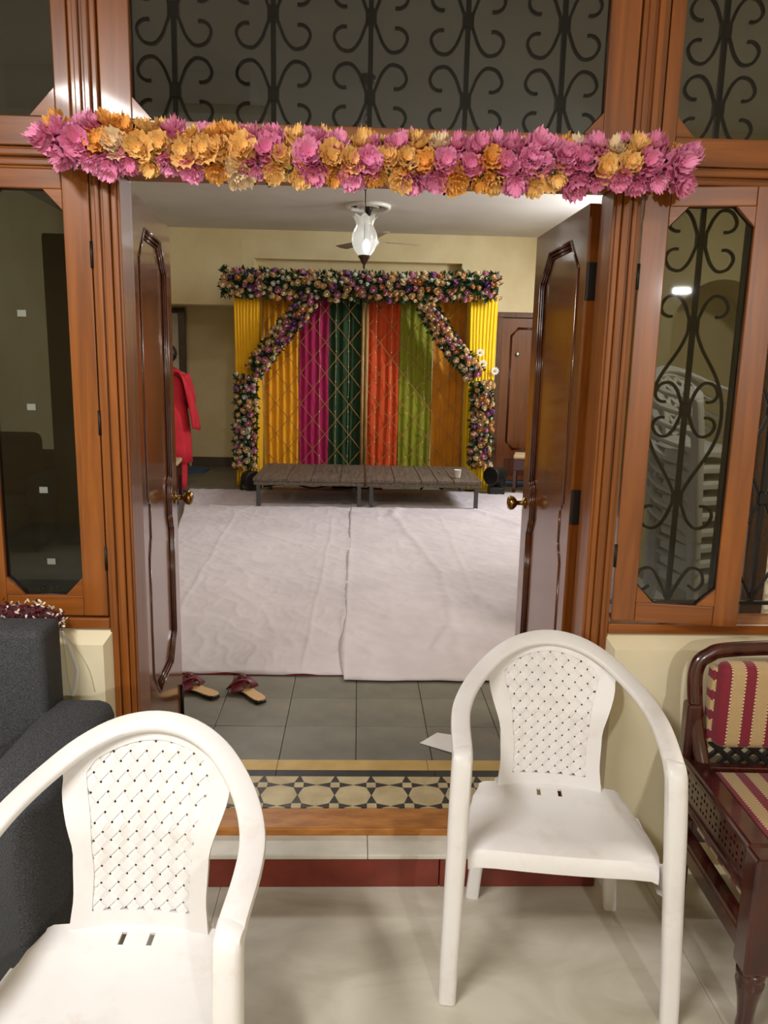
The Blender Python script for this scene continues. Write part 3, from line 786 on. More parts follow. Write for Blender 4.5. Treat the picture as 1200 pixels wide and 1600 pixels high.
# moulded back frame
bp = spline([(0.022, D-.075, .475), (.012, D-.045, .56), (.0, D-.02, .68), (.004, D-.005, .755), (.035, D, .792), (.13, D+.003, .814), (W/2, D+.003, .830), (W-.13, D+.003, .814), (W-.035, D, .792), (W-.004, D-.005, .755), (W, D-.02, .68), (W-.012, D-.045, .56), (W-.022, D-.075, .475)], 6)
sweep('back_frame', bp, (.045, .036), 'rosewood', ct, 'round', (0, 1, 0), 12, True)
LB('back_cross_rail', .02, W-.02, D-.06, D-.03, .445, .475)
for k in range(36):                                       # black diagonal lattice below the back cushion
    for s in (-1, 1):
        x0 = .03+k*.052; x1 = x0+s*.085
        if not (.0 <= x1 <= W and x0 <= W): continue
        V, F = sweep_data([(x0, D-.036+.004*s, .472), (x1, D-.036+.004*s, .545)], (.016, .006), 'rect', (0, 1, 0))
        bmfix('lattice_slat', V, F, 'black', ct, False)
def cush(name, a, b, c, d, e, f, m, bev): o = box(name, a, b, c, d, e, f, m, ct, bev, 4, True); smooth_edges(o, 70); return o
cush('back_cushion', .045, W-.045, D-.085, D-.02, .54, .795, sx, .028)
cush('cushion_boxing', .035, .062, D-.05, D-.008, .545, .775, sz_, .008)
cush('seat_cushion', .028, W-.028, .03, D-.06, .300, .468, sx, .022)
cush('cushion_side', .020, .032, .05, D-.08, .285, .40, stripes('settee_side_stripes', 'Y', .085, .02), .004)
box('zip_pull', -.042, -.028, D-.14, D-.115, .268, .2705, 'steel', ct, .0008, 1, local=True)

# ------------------------------------------------------------------ garland of paper flowers over the door
def flower_mesh(name, R, layers, seed, nseg=44):
    rnd = random.Random(seed); V = []; F = []
    for L in range(layers):
        r = R*(1-.165*L); hgt = R*(.06+.17*L); petals = rnd.choice((5, 6, 7)); ph = rnd.uniform(0, 6.28); base = len(V)
        ph2 = rnd.uniform(0, 6.28)
        ox, oy, tx, ty = (rnd.uniform(-.10, .10)*R*(L > 0) for _ in range(4)); tx *= 5; ty *= 5
        for j, t in enumerate((.10, .45, .78, 1.0)):
            for k in range(nseg):
                a = 2*PI*k/nseg
                lob = 1-(.16 if j == 3 else .08 if j == 2 else .02)*(1-abs(math.sin((a*petals+ph)/2)))**2
                ruf = (.12*math.sin(a*11+ph2)+.09*math.sin(a*17+ph)+rnd.uniform(-.03, .03))*R*t*t
                rr = r*t*lob*(1+rnd.uniform(-.02, .02)+.05*math.sin(a*14+ph2)*(j == 3))
                V.append((ox+rr*math.cos(a), oy+rr*math.sin(a), (tx*math.cos(a)+ty*math.sin(a))*t*.7+hgt+R*(.52 if L else .30)*t*t*(1.0-.05*L)-R*.10*(1 if L == 0 else 0)+ruf))
        for j in range(3):
            for k in range(nseg): F.append((base+j*nseg+k, base+j*nseg+(k+1) % nseg, base+(j+1)*nseg+(k+1) % nseg, base+(j+1)*nseg+k))
    me = bpy.data.meshes.new(name); me.from_pydata(V, [], F); me.update()
    me.polygons.foreach_set('use_smooth', [True]*len(me.polygons)); return me
def petal_mat(name, c1, c2, sub=.0):
    m = noisy(name, c1, c2, 45, .75, lo=.3, hi=.7, detail=3); return m
PM = [petal_mat('petal_pink', srgb(234, 130, 180), srgb(247, 172, 208)), petal_mat('petal_peach', srgb(246, 190, 104), srgb(253, 214, 146)),
      petal_mat('petal_orange', srgb(240, 166, 72), srgb(250, 190, 104)), petal_mat('petal_cream', srgb(240, 208, 164), srgb(250, 230, 198)), petal_mat('petal_rose', srgb(222, 116, 164), srgb(240, 154, 190))]
FV = [[None]*4 for _ in PM]
for ci in range(len(PM)):
    for k in range(4):
        me = flower_mesh('paper_flower', .046, 5, 31*k+ci); me.materials.append(PM[ci]); FV[ci][k] = me
gA, gB = Vector((-.772, 2.155, 2.140)), Vector((.820, 2.155, 2.126))
def gpos(t): p = gA.lerp(gB, t); p.z -= .018*math.sin(PI*min(1, t*1.05)); return p
gar = thing('door_garland', (0, 2.165, 2.06), 'thick garland of pink, peach and orange paper flowers across the door head', 'garland')
sweep('garland_core', [gpos(k/12)+Vector((0, .01, 0)) for k in range(13)], (.06, .06), 'green_core', gar)
cols_ = 31
for i in range(cols_):
    for j, a in enumerate((-118, -70, -22, 26)):
        t = (i+(.5 if j % 2 else 0)+random.uniform(-.18, .18))/(cols_-.5)
        p = gpos(t)
        an = math.radians(-a+random.uniform(-9, 9)-18)   # 0 = towards the viewer
        d = Vector((random.uniform(-.18, .18), -math.cos(an), math.sin(an)))
        if i == 0: d.x -= .7
        if i == cols_-1: d.x += .7
        d.normalize()
        rr = random.random()
        blk = noise.noise(Vector((i*.45, j*.8, 3.1)))+random.uniform(-.35, .35)
        ci = (0 if rr < .7 else 4) if blk > .0 else (1 if rr < .5 else 2 if rr < .86 else 3)
        o = bpy.data.objects.new('flower', FV[ci][random.randrange(4)]); COL.objects.link(o); o.parent = gar
        o.location = p+d*.030-gar.location+Vector((0, 0, random.uniform(-.006, .006)))
        q = d.to_track_quat('Z', 'Y'); o.rotation_euler = (q.to_matrix() @ Matrix.Rotation(random.uniform(0, 6.28), 3, 'Z')).to_euler()
        s = random.uniform(.82, 1.05); o.scale = (s, s, s)
V = []; F = []
for i in range(150):
    p = gpos(random.random()); an = random.uniform(-2.0, 2.0)
    d = Vector((0, -math.cos(an), math.sin(an))); c = p+d*random.uniform(.03, .062); w_ = Vector((random.uniform(-1, 1), 0, random.uniform(-1, 1))).normalized()*.013
    k = len(V); V += [c-w_, c+d*.012+w_.cross(d)*.6, c+w_, c-w_.cross(d)*.6]; F.append((k, k+1, k+2, k+3))
o = mesh('leaf_tufts', V, F, 'leaf_green', gar); o['kind'] = 'stuff'

# ------------------------------------------------------------------ small things on the sill and by the sofa
bg = thing('flower_string', (-.95, 2.12, .80), 'bunched maroon and white flower string lying on the sill above the sofa', 'garland')
for nm, m, cnt, sd in (('white_petals', mat('white_petal', srgb(236, 226, 204), .7), 260, 1), ('maroon_petals', mat('maroon_petal', srgb(92, 20, 38), .7), 300, 2)):
    rnd = random.Random(sd); V = []; F = []
    for i in range(cnt):
        x = rnd.uniform(-1.16, -.850); zc = .868+(.008 if x < -.9 else -.020*(x+.9)/.05)
        c = Vector((x, 2.172+rnd.uniform(-.026, .022), zc+rnd.uniform(-.024, .024)))
        d = Vector((rnd.uniform(-1, 1), rnd.uniform(-1, .1), rnd.uniform(-.4, 1))).normalized()*rnd.uniform(.010, .018)
        w_ = d.cross(Vector((rnd.uniform(-1, 1), rnd.uniform(-1, 1), rnd.uniform(-1, 1)))).normalized()*.0035
        k = len(V); V += [c-w_*.4, c+d*.6-w_, c+d, c+d*.6+w_, c+w_*.4]; F.append((k, k+1, k+2, k+3, k+4))
    o = mesh(nm, V, F, m, bg); o['kind'] = 'stuff'
sweep('string_core', spline([(-1.16, 2.17, .866), (-1.0, 2.165, .868), (-.92, 2.172, .866), (-.862, 2.17, .84)], 5), (.03, .05), mat('maroon_string', srgb(70, 16, 30), .8), bg)
fs = thing('plastic_strip', (-.84, 2.18, .60), 'loop of clear plastic strip hanging down the cream parapet', 'plastic strip')
pts = spline([(-.858, 2.172, .815), (-.846, 2.182, .775), (-.832, 2.182, .73), (-.822, 2.183, .685), (-.832, 2.183, .635), (-.843, 2.184, .60)], 6)
sweep('film', pts, lambda i: (.009, .0012), 'film', fs, 'rect', (0, 1, 0))
sweep('thread', spline([(-.858, 2.172, .815), (-.857, 2.184, .74), (-.852, 2.184, .66), (-.843, 2.184, .60), (-.842, 2.184, .565)], 6), (.0016, .0016), 'wire', fs)
sweep('thread', spline([(-.85, 2.172, .80), (-.82, 2.184, .75), (-.79, 2.185, .69), (-.776, 2.185, .62)], 6), (.0014, .0014), 'wire', fs)

# ------------------------------------------------------------------ hall floor: carpet, sheets, slippers, paper
cp = struct(box('trim_5', -.95, 2.0, 3.455, 8.75, FLOOR, FLOOR+.006, 'red_carpet'), 'red carpet edge peeping out under the white sheets', 'carpet')
CRE = [((-.25, 3.5), (-.227, 7.26), .005, .012), ((-.055, 3.75), (-.049, 6.7), .004, .02), ((.53, 3.5), (.61, 5.25), .010, .03), ((.61, 5.25), (.343, 7.6), .010, .03),
       ((.754, 3.9), (.832, 7.3), .005, .018), ((-1.037, 4.4), (-1.184, 7.5), .005, .015), ((1.596, 6.8), (1.2, 7.7), .016, .05), ((.30, 5.2), (.47, 5.22), .006, .02), ((.34, 7.3), (.42, 7.7), .02, .05),
       ((-.9, 6.6), (-.3, 5.9), .007, .03), ((-1.5, 6.2), (-.5, 5.0), .006, .03), ((.42, 3.75), (.53, 4.1), .014, .03), ((.2, 4.3), (.35, 4.6), .007, .03), ((-1.5, 7.8), (-.9, 7.2), .010, .04), ((.9, 4.2), (.78, 4.7), .010, .03), ((-.4, 7.9), (.2, 7.2), .008, .04)]
def seg_d(x, y, a, b):
    ax_, ay_ = a; bx_, by_ = b; L2 = (bx_-ax_)**2+(by_-ay_)**2; t = max(0, min(1, ((x-ax_)*(bx_-ax_)+(y-ay_)*(by_-ay_))/L2))
    return math.hypot(x-ax_-t*(bx_-ax_), y-ay_-t*(by_-ay_))
def sheet(name, x0, x1, y0, y1, lift, label, seed, nx, ny):
    V = []; F = []
    for j in range(ny+1):
        for i in range(nx+1):
            u, v = i/nx, j/ny; xl = x0 if x0 > -1 else x0+.90*(1-v); x = xl+(x1-xl)*u; y = y0+(y1-y0)*v
            if j == 0: y += .022*noise.noise(Vector((x*2.2, seed, 0)))+.01*noise.noise(Vector((x*9, seed, 4)))
            if i == 0: x += .03*noise.noise(Vector((y*1.7, seed, 2)))
            z = FLOOR+.009+lift
            z += .009*max(0, noise.noise(Vector((x*3.1, y*1.7, seed))))+.0045*(1-abs(noise.noise(Vector((x*7+y*2, y*4, seed+5)))))**6*1.2
            z += .003*(1-abs(noise.noise(Vector((x*14, y*9-x*6, seed+9)))))**5
            for a, b, hh, ww in CRE:
                d = seg_d(x+.03*noise.noise(Vector((x*2, y*2, 9))), y, a, b)
                if d < ww*3: z += hh*math.exp(-(d/ww)**2)
            if j == 0: z = FLOOR+.006+lift+.012*max(0, noise.noise(Vector((x*6, seed, 1))))
            V.append((x, y, z))
    for j in range(ny):
        for i in range(nx): k = j*(nx+1)+i; F.append((k, k+1, k+nx+2, k+nx+1))
    o = mesh(name, V, F, 'sheet', smooth=True); tag(o, label, 'sheet')
    m = o.modifiers.new('thickness', 'SOLIDIFY'); m.thickness = .002; m.offset = 1
    return o
sheet('floor_sheet', -1.93, .06, 3.45, 8.80, 0, 'white cotton sheet on the left of the hall floor by the slippers', 3, 130, 260)
sheet('floor_sheet', -.06, 2.02, 3.385, 8.86, .0035, 'white cotton sheet on the right of the hall floor overlapping the other', 8, 130, 260)

def slipper(loc, rz, label):
    t = thing('slipper', loc, label, 'slipper', 'maroon slippers on the stone floor', rz)
    # sole outline, toe towards +y
    half = [(0, -.118), (.018, -.115), (.029, -.095), (.030, -.06), (.026, -.02), (.030, .02), (.038, .06), (.038, .09), (.026, .112), (0, .120)]
    pts = half+[(-a*.92, b) for a, b in half[-2:0:-1]]
    prism('sole', [(a*1.06, b*1.02) for a, b in pts], 0, .014, 'xy', 'black', t, .003, True)
    prism('insole', pts, .0135, .018, 'xy', 'insole', t, .0015, True)
    box('heel', -.025, .025, -.112, -.06, -.004, .002, 'black', t, local=True)
    for k, (ya, yb, tw) in enumerate(((.02, .085, 1), (.085, .02, -1))):
        P = []
        for i in range(11):
            a = PI*i/10; P.append((-.043*math.cos(a), ya+(yb-ya)*i/10, .010+.046*math.sin(a)+.004*k))
        sweep('strap', P, (.055, .007), 'maroon_strap', t, 'rect', (0, 0, 1), local=True)
    lathe('knot', [(.004, .055), (.018, .058), (.02, .066), (.012, .076), (.003, .078)], 'maroon_strap', t, 10, (0, .055, 0), local=True)
    return t
slipper((-.698, 3.255, FLOOR+.004), math.radians(54), 'maroon slipper nearer the left door leaf')
slipper((-.470, 3.232, FLOOR+.004), math.radians(38), 'maroon slipper farther from the left door leaf')
me_ = [(.262, 2.79), (.338, 2.86), (.425, 2.815), (.40, 2.70)]
bm = bmesh.new(); v = [bm.verts.new((a, b, FLOOR+z)) for (a, b), z in zip(me_, (.003, .012, .02, .004))]; bm.faces.new(v)
bmesh.ops.subdivide_edges(bm, edges=bm.edges[:], cuts=3, use_grid_fill=True)
bmesh.ops.solidify(bm, geom=bm.faces[:]+bm.edges[:]+bm.verts[:], thickness=.0008)
tag(bmobj('paper_sheet', bm, 'cup'), 'small white sheet of paper lying on the grey floor beside the plastic chair', 'paper')

# ------------------------------------------------------------------ low wooden benches
def bench(x0, x1, label, widths):
    t = thing('wooden_platform', ((x0+x1)/2, 7.76, FLOOR), label, 'platform', 'low plank platforms before the backdrop')
    y0, y1, z = 7.755, 8.93, .445
    s = sum(widths); x = x0
    for w_ in widths:
        wd = (x1-x0)*w_/s; box('plank', x+.003, x+wd-.003, y0, y1, z-.03, z+random.uniform(-.002, .003), 'plank', t, .003, 1); x += wd
    box('front_rail', x0+.01, x1-.01, y0+.012, y0+.05, z-.07, z-.031, 'plank', t); box('rear_rail', x0+.01, x1-.01, y1-.05, y1-.012, z-.07, z-.031, 'plank', t)
    for lx in (x0+.055, x1-.055):
        for ly in (y0+.03, y1-.06): box('leg', lx-.02, lx+.02, ly-.02, ly+.02, FLOOR+.010, z-.07, 'steel_leg', t, .003, 1)
bench(-1.06, .078, 'left low platform of dark planks on steel legs before the backdrop', (3, 2.2, 2.6, 2.2))
bench(.092, 1.285, 'right low platform of dark planks on steel legs before the backdrop', (3, 2.8, 1.7, 1.7, 3))
cpo = lathe('paper_cup', [(.026, 0), (.027, .002), (.036, .082), (.038, .084), (.034, .084), (.025, .006)], 'cup', None, 16, (1.06, 8.0, .449)); tag(cpo, 'white paper cup on the right plank platform', 'cup')

# ------------------------------------------------------------------ wedding backdrop
LY, PY = 9.26, 9.06            # lattice plane, front of the pillars
bf = thing('backdrop_frame', (0, LY, FLOOR), 'bamboo backdrop frame with golden diagonal lattice behind the platforms', 'backdrop')
for x in (.045, .092, -1.13, 1.26): sweep('pole', [(x, LY-.02, FLOOR), (x, LY-.02, 2.42)], (.038, .038), 'bamboo', bf)
sweep('cross_pole', [(-1.55, LY-.02, 2.40), (1.66, LY-.02, 2.40)], (.04, .04), 'bamboo', bf)
def lattice(xa, xb, z0, z1, step, slope):
    for s in (-1, 1):
        c = z0-(xb-xa)*slope-step if s > 0 else z0
        while c < z1+(xb-xa)*slope:
            # z = c + s*slope*(x-xa)
            pts = []
            for x in (xa, xb): pts.append((x, c+s*slope*(x-xa)))
            (a, za), (b, zb) = pts; 
            t0, t1 = 0, 1
            for lim, sg in ((z0, 1), (z1, -1)):
                da, db = (za-lim)*sg, (zb-lim)*sg
                if da < 0 and db < 0: t0, t1 = 1, 0
                elif da < 0: t0 = max(t0, da/(da-db))
                elif db < 0: t1 = min(t1, da/(da-db))
            if t1-t0 > .08:
                p = [(a+(b-a)*t, LY-.018-.004*s, za+(zb-za)*t) for t in (t0, t1)]
                sweep('lattice_bar', p, (.008, .005), 'lattice', bf, 'rect', (0, 1, 0), smooth=False)
            c += step
lattice(-1.11, .03, .22, 2.33, .36, 1.25); lattice(.11, 1.24, .22, 2.33, .36, 1.25)
def drape(name, x0, x1, y, z0, z1, color, label, folds, amp, seed, wrap=0):
    m = drape_mat(name+'_cloth_%d' % seed, color); V = []; F = []; nx, nz = max(24, folds*8), 14
    for j in range(nz+1):
        for i in range(nx+1):
            u = i/nx; z = z0+(z1-z0)*j/nz; x = x0+(x1-x0)*u
            a = u*folds*2*PI+.7*noise.noise(Vector((u*3, j*.12, seed)))*2
            yy = y+amp*math.sin(a)+amp*.7*noise.noise(Vector((u*9, j*.15, seed+3)))
            if wrap: yy += wrap*max(0, abs(u-.5)*2-.86)/.14
            V.append((x+.004*math.sin(j*.8+u*4), yy, z))
    for j in range(nz):
        for i in range(nx): k = j*(nx+1)+i; F.append((k, k+1, k+nx+2, k+nx+1))
    o = mesh(name, V, F, m, smooth=True); md = o.modifiers.new('thickness', 'SOLIDIFY'); md.thickness = .003
    return tag(o, label, 'drape', 'coloured drapes of the backdrop')
DY = LY+.03
drape('drape', -1.12, -.714, DY, .18, 2.40, srgb(228, 160, 20), 'golden yellow drape left of the magenta one', 5, .018, 1)
drape('drape', -.705, -.358, DY, .18, 2.40, srgb(160, 12, 80), 'magenta drape of the backdrop', 4, .012, 2)
drape('drape', -.352, .046, DY, .18, 2.40, srgb(16, 54, 24), 'dark green drape of the backdrop', 4, .016, 3)
drape('drape', .094, .478, DY, .18, 2.40, srgb(196, 66, 12), 'orange red drape of the backdrop', 4, .012, 4)
drape('drape', .486, .873, DY, .18, 2.40, srgb(126, 130, 12), 'lime green drape of the backdrop', 4, .012, 5)
drape('drape', .88, 1.27, DY, .18, 2.40, srgb(196, 124, 12), 'amber drape right of the lime one', 4, .012, 6)
drape('pillar_drape', -1.452, -1.13, PY+.02, .145, 2.42, srgb(232, 176, 10), 'bright yellow pillar drape at the left end of the backdrop', 9, .006, 7, .16)
drape('pillar_drape', 1.255, 1.612, PY+.02, .145, 2.42, srgb(240, 196, 20), 'bright yellow pillar drape at the right end of the backdrop', 9, .006, 8, .16)
BULB = mat('fairy_bulb', srgb(250, 240, 200), .3)
for i, x in enumerate((-.46, -.27, -.12, .20, .38, .58, .78)):
    names_ = ('over the magenta drape', 'on the left of the dark green drape', 'on the right of the dark green drape', 'on the left of the orange red drape', 'on the right of the orange red drape', 'on the left of the lime drape', 'on the right of the lime drape')
    s = thing('fairy_light_string', (x, LY-.04, .25), 'thin hanging string of fairy lights '+names_[i], 'string light', 'fairy light strings on the backdrop')
    P = [(x+.012*noise.noise(Vector((k*.4, i, 0))), LY-.034+.003*math.sin(k), 2.36-k*.088) for k in range(25)]
    sweep('wire', P, (.0045, .0045), 'wire', s, n=5)
    A = Acc()
    for k in range(1, 25, 2): A.add(*lathe_data([(.002, -.006), (.005, 0), (.002, .008)], 6, P[k]))
    o = A.build('bulbs', BULB, s)

# flower garlands of the backdrop
def rose_mesh(seed, R=.042):
    rnd = random.Random(seed); V = []; F = []
    for L, (r, z0, z1) in enumerate(((1.0, -.1, .45), (.78, .1, .75), (.52, .25, .9), (.26, .4, .95))):
        n = 9; base = len(V); ph = rnd.uniform(0, 6)
        for t, zz in ((.35, z0), (.9, (z0+z1)/2), (1.0, z1)):
            for k in range(n):
                a = 2*PI*k/n+ph; q = R*r*t*(1+.12*math.sin(a*3+ph)+rnd.uniform(-.05, .05)); V.append((q*math.cos(a), q*math.sin(a), R*(zz+rnd.uniform(-.06, .06))))
        for j in range(2):
            for k in range(n): F.append((base+j*n+k, base+j*n+(k+1) % n, base+(j+1)*n+(k+1) % n, base+(j+1)*n+k))
        if L == 3: F.append(tuple(base+2*n+k for k in range(n)))
    me = bpy.data.meshes.new('rose'); me.from_pydata(V, [], F); me.update()
    me.polygons.foreach_set('use_smooth', [True]*len(me.polygons)); return me
RC = [srgb(232, 192, 138), srgb(240, 216, 174), srgb(212, 144, 164), srgb(158, 92, 146), srgb(238, 236, 226), srgb(218, 152, 94), srgb(112, 78, 128)]
RM = []
for i, c in enumerate(RC):
    m_ = mat('rose_%d' % i, c, .7); row = []
    for k in range(2): me = rose_mesh(i*5+k); me.materials.append(m_); row.append(me)
    RM.append(row)
def rose_garland(name, pts, width, depth, n, nleaf, label, seed, ends=1.0, smin=.68, smax=1.15):
    rnd = random.Random(seed); P = [Vector(p) for p in pts]
    L = [0]
    for a, b in zip(P, P[1:]): L.append(L[-1]+(b-a).length)
    def at(t):
        d = t*L[-1]
        for i in range(len(P)-1):
            if d <= L[i+1] or i == len(P)-2:
                k = (d-L[i])/(L[i+1]-L[i]); return P[i].lerp(P[i+1], k), (P[i+1]-P[i]).normalized()
    g = thing(name, P[0], label, 'garland', 'rose garlands of the backdrop')
    sweep('garland_core', P, (width*.6, depth*.9), 'green_core', g, ref=(0, 1, 0))
    placed = []
    for i in range(n):
        for tr in range(14):
            p, t = at(rnd.random()); side = t.cross(Vector((0, 1, 0))).normalized(); o_ = rnd.uniform(-1, 1)
            c = p+side*o_*width*.5
            if all((c-q).length > .052 for q in placed) or tr == 13: break
        placed.append(c.copy())
        an = o_*1.15; d = (Vector((0, -math.cos(an), 0))+side*math.sin(an)+Vector((rnd.uniform(-.3, .3), 0, rnd.uniform(-.3, .3)))).normalized()
        c.y = p.y-depth*.5*math.cos(an)-.006
        ci = rnd.choices(range(7), (30, 24, 17, 7, 18, 12, 3))[0]
        o = bpy.data.objects.new('rose', RM[ci][rnd.randrange(2)]); COL.objects.link(o); o.parent = g; o.location = c-g.location
        o.rotation_euler = d.to_track_quat('Z', 'Y').to_euler(); s = rnd.uniform(smin, smax)*(.72 if ci == 4 else 1); o.scale = (s, s, s)
    V = []; F = []
    for i in range(nleaf):
        p, t = at(rnd.random()); side = t.cross(Vector((0, 1, 0))).normalized(); an = rnd.uniform(-1.75, 1.75)
        n_ = Vector((0, -math.cos(an), 0))*depth*.5+side*math.sin(an)*width*.5
        c = p+n_*rnd.uniform(.7, 1.05)
        d = (n_.normalized()*.7+Vector((rnd.uniform(-1, 1), rnd.uniform(-.5, .2), rnd.uniform(-1, 1)))).normalized()*rnd.uniform(.035, .075)
        w_ = d.cross(Vector((rnd.uniform(-1, 1), rnd.uniform(-1, 1), rnd.uniform(-1, 1)))).normalized()*d.length*.26
        k = len(V); V += [c, c+d*.5-w_, c+d, c+d*.5+w_]; F.append((k, k+1, k+2, k+3))
    o = mesh('foliage', V, F, 'leaf_green', g); o['kind'] = 'stuff'
    return g
GY2 = PY-.06
rose_garland('rose_garland', [(-1.55, GY2, 2.475), (-.5, GY2, 2.455), (.5, GY2, 2.46), (1.56, GY2, 2.50)], .275, .20, 185, 2900, 'thick horizontal rose garland along the top of the backdrop', 1)
rose_garland('rose_garland', [(-.56, GY2+.03, 2.30), (-.88, GY2+.03, 1.93), (-1.21, GY2+.03, 1.50)], .19, .14, 70, 800, 'slanting rose garland at the upper left of the backdrop', 2)
rose_garland('rose_garland', [(.745, GY2+.03, 2.30), (1.03, GY2+.03, 1.86), (1.36, GY2+.03, 1.51)], .20, .14, 76, 850, 'slanting rose garland at the upper right of the backdrop', 3)
rose_garland('rose_garland', [(-1.285, GY2, 1.46), (-1.30, GY2, .90), (-1.315, GY2, .385)], .215, .15, 74, 1000, 'upright rose garland on the left yellow pillar', 4)
rose_garland('rose_garland', [(1.43, GY2, 1.44), (1.445, GY2, .90), (1.45, GY2, .44)], .225, .15, 72, 1000, 'upright rose garland on the right yellow pillar', 5)
for x, z, lb in ((1.445, 1.64, 'upper white daisy pinned on the right yellow pillar'), (1.585, 1.56, 'white daisy near the outer edge of the right yellow pillar'), (1.405, 1.765, 'white daisy beside the slanting garland on the right pillar')):
    t = thing('daisy', (x, PY-.005, z), lb, 'flower', 'loose daisies on the right pillar')
    A = Acc()
    for k in range(11):
        a = 2*PI*k/11; ca, sa = math.cos(a), math.sin(a)
        A.add([(x+.010*ca, PY-.012, z+.010*sa), (x+.034*ca-.009*sa, PY-.020, z+.034*sa+.009*ca), (x+.052*ca, PY-.016, z+.052*sa), (x+.034*ca+.009*sa, PY-.020, z+.034*sa-.009*ca)], [(0, 1, 2, 3)])
    A.build('petals', 'cup', t); lathe('disc', [(.004, 0), (.014, .004), (.010, .012)], 'mos_yellow', t, 10, (x, PY-.010, z), 'y')

# stage lamps and cables on the floor behind the platforms
def par_light(loc, rz, label):
    t = thing('stage_lamp', loc, label, 'lamp', 'black stage lamps behind the platforms', rz)
    lathe('can', [(.03, -.11), (.085, -.10), (.10, -.06), (.10, .09), (.108, .10), (.108, .115), (.09, .115)], 'black', t, 18, (0, 0, .125), 'y', True)
    lathe('lens', [(.001, .10), (.088, .10), (.088, .104)], 'hinge', t, 18, (0, 0, .125), 'y', True)
    pts = [(-.118, 0, .12), (-.118, 0, .01), (.118, 0, .01), (.118, 0, .12)]
    for a, b in zip(pts, pts[1:]): sweep('yoke', [a, b], (.024, .006), 'black', t, 'rect', (0, 1, 0), local=True)
par_light((-1.22, 8.78, FLOOR+.014), .5, 'black stage lamp at the foot of the left yellow pillar')
par_light((1.62, 8.80, FLOOR+.104), -.8, 'black stage lamp at the foot of the right yellow pillar')
box('lamp_stand', 1.53, 1.71, 8.72, 8.88, FLOOR, FLOOR+.100, 'black', None, .01); tag(bpy.data.objects['lamp_stand'], 'small black box under the right stage lamp', 'box')
for nm, pts, lb in (('power_cable', [(-1.1, 8.97, .165), (-.8, 9.0, .20), (-.5, 8.96, .16), (-.2, 9.0, .22), (.0, 8.96, .17), (.3, 8.98, .16)], 'black power cable trailing behind the left platform'),
                    ('power_cable', [(.75, 8.96, .16), (.9, 9.0, .28), (1.0, 8.97, .17), (1.1, 8.99, .25), (1.25, 8.98, .165), (1.38, 8.90, .17)], 'black power cable trailing behind the right platform')):
    tag(sweep(nm, spline(pts, 6), (.022, .022), 'black_rubber', n=6), lb, 'cable')
rbox_ = box('adapter_box', -.30, -.04, 9.06, 9.16, FLOOR, FLOOR+.11, 'black', None, .02); tag(rbox_, 'black adapter box behind the gap of the platforms', 'box')

# ------------------------------------------------------------------ stools, mats, dark furniture in the hall
def stool(loc, rz, label):
    t = thing('wooden_stool', loc, label, 'stool', 'wooden stools in the hall', rz)
    box('seat_cushion', -.20, .20, -.20, .20, .40, .445, 'cushion_tan', t, .015, 2, local=True); box('apron', -.195, .195, -.195, .195, .27, .40, 'rosewood', t, .005, 1, local=True)
    for a in (-.175, .175):
        for b in (-.175, .175): box('leg', a-.02, a+.02, b-.02, b+.02, 0, .27, 'rosewood', t, .004, 1, local=True)
stool((2.085, 9.13, FLOOR), -.25, 'tan topped wooden stool by the back door')
stool((-2.05, 8.02, FLOOR), .1, 'tan topped wooden stool in front of the person in red')
tag(box('door_mat', -2.42, -2.03, 10.18, 10.62, FLOOR, FLOOR+.012, 'blue', None, .004, 1), 'blue floor mat in the alcove behind the person in red', 'mat')
M['navy'] = mat('navy_mat', srgb(40, 62, 92), .8)
tag(box('door_mat', 1.78, 2.48, 9.46, 9.82, FLOOR, FLOOR+.012, 'navy', None, .004, 1), 'dark blue door mat in front of the back door', 'mat')
cb = thing('wardrobe', (-2.0, 6.0, FLOOR), 'tall black wardrobe seen through the left smoked glass', 'wardrobe')
box('body', -2.35, -1.62, 6.02, 6.5, FLOOR+.05, 2.5, 'black', cb, .006, 1)
for a, b in ((-2.345, -1.988), (-1.982, -1.625)): box('door', a, b, 6.0, 6.02, FLOOR+.07, 2.48, 'black', cb, .003, 1)
box('plinth', -2.33, -1.64, 6.04, 6.48, FLOOR, FLOOR+.05, 'black', cb)
ds = thing('dark_armchair', (-2.72, 5.9, FLOOR), 'dark armchair with a cushion seen through the left smoked glass', 'armchair')
rbox('backrest', -3.05, -2.40, 6.25, 6.42, FLOOR+.06, .86, 'dark_fabric', ds, .03); rbox('seat', -3.05, -2.40, 5.75, 6.24, FLOOR+.06, .52, 'dark_fabric', ds, .03)
rbox('arm', -2.48, -2.37, 5.75, 6.24, FLOOR+.06, .72, 'dark_fabric', ds, .03); rbox('arm', -3.16, -3.06, 5.75, 6.24, FLOOR+.06, .72, 'dark_fabric', ds, .03)
for a in (-3.0, -2.45):
    for b in (5.8, 6.36): lathe('foot', [(.02, 0), (.024, .07)], 'black', ds, 8, (a, b, FLOOR))
cu = rbox('cushion', -2.92, -2.50, 6.10, 6.24, .53, 1.02, 'dark_fabric', None, .06); cu.location.y = -.02
tag(cu, 'dark square cushion propped on the armchair behind the left glass', 'cushion')

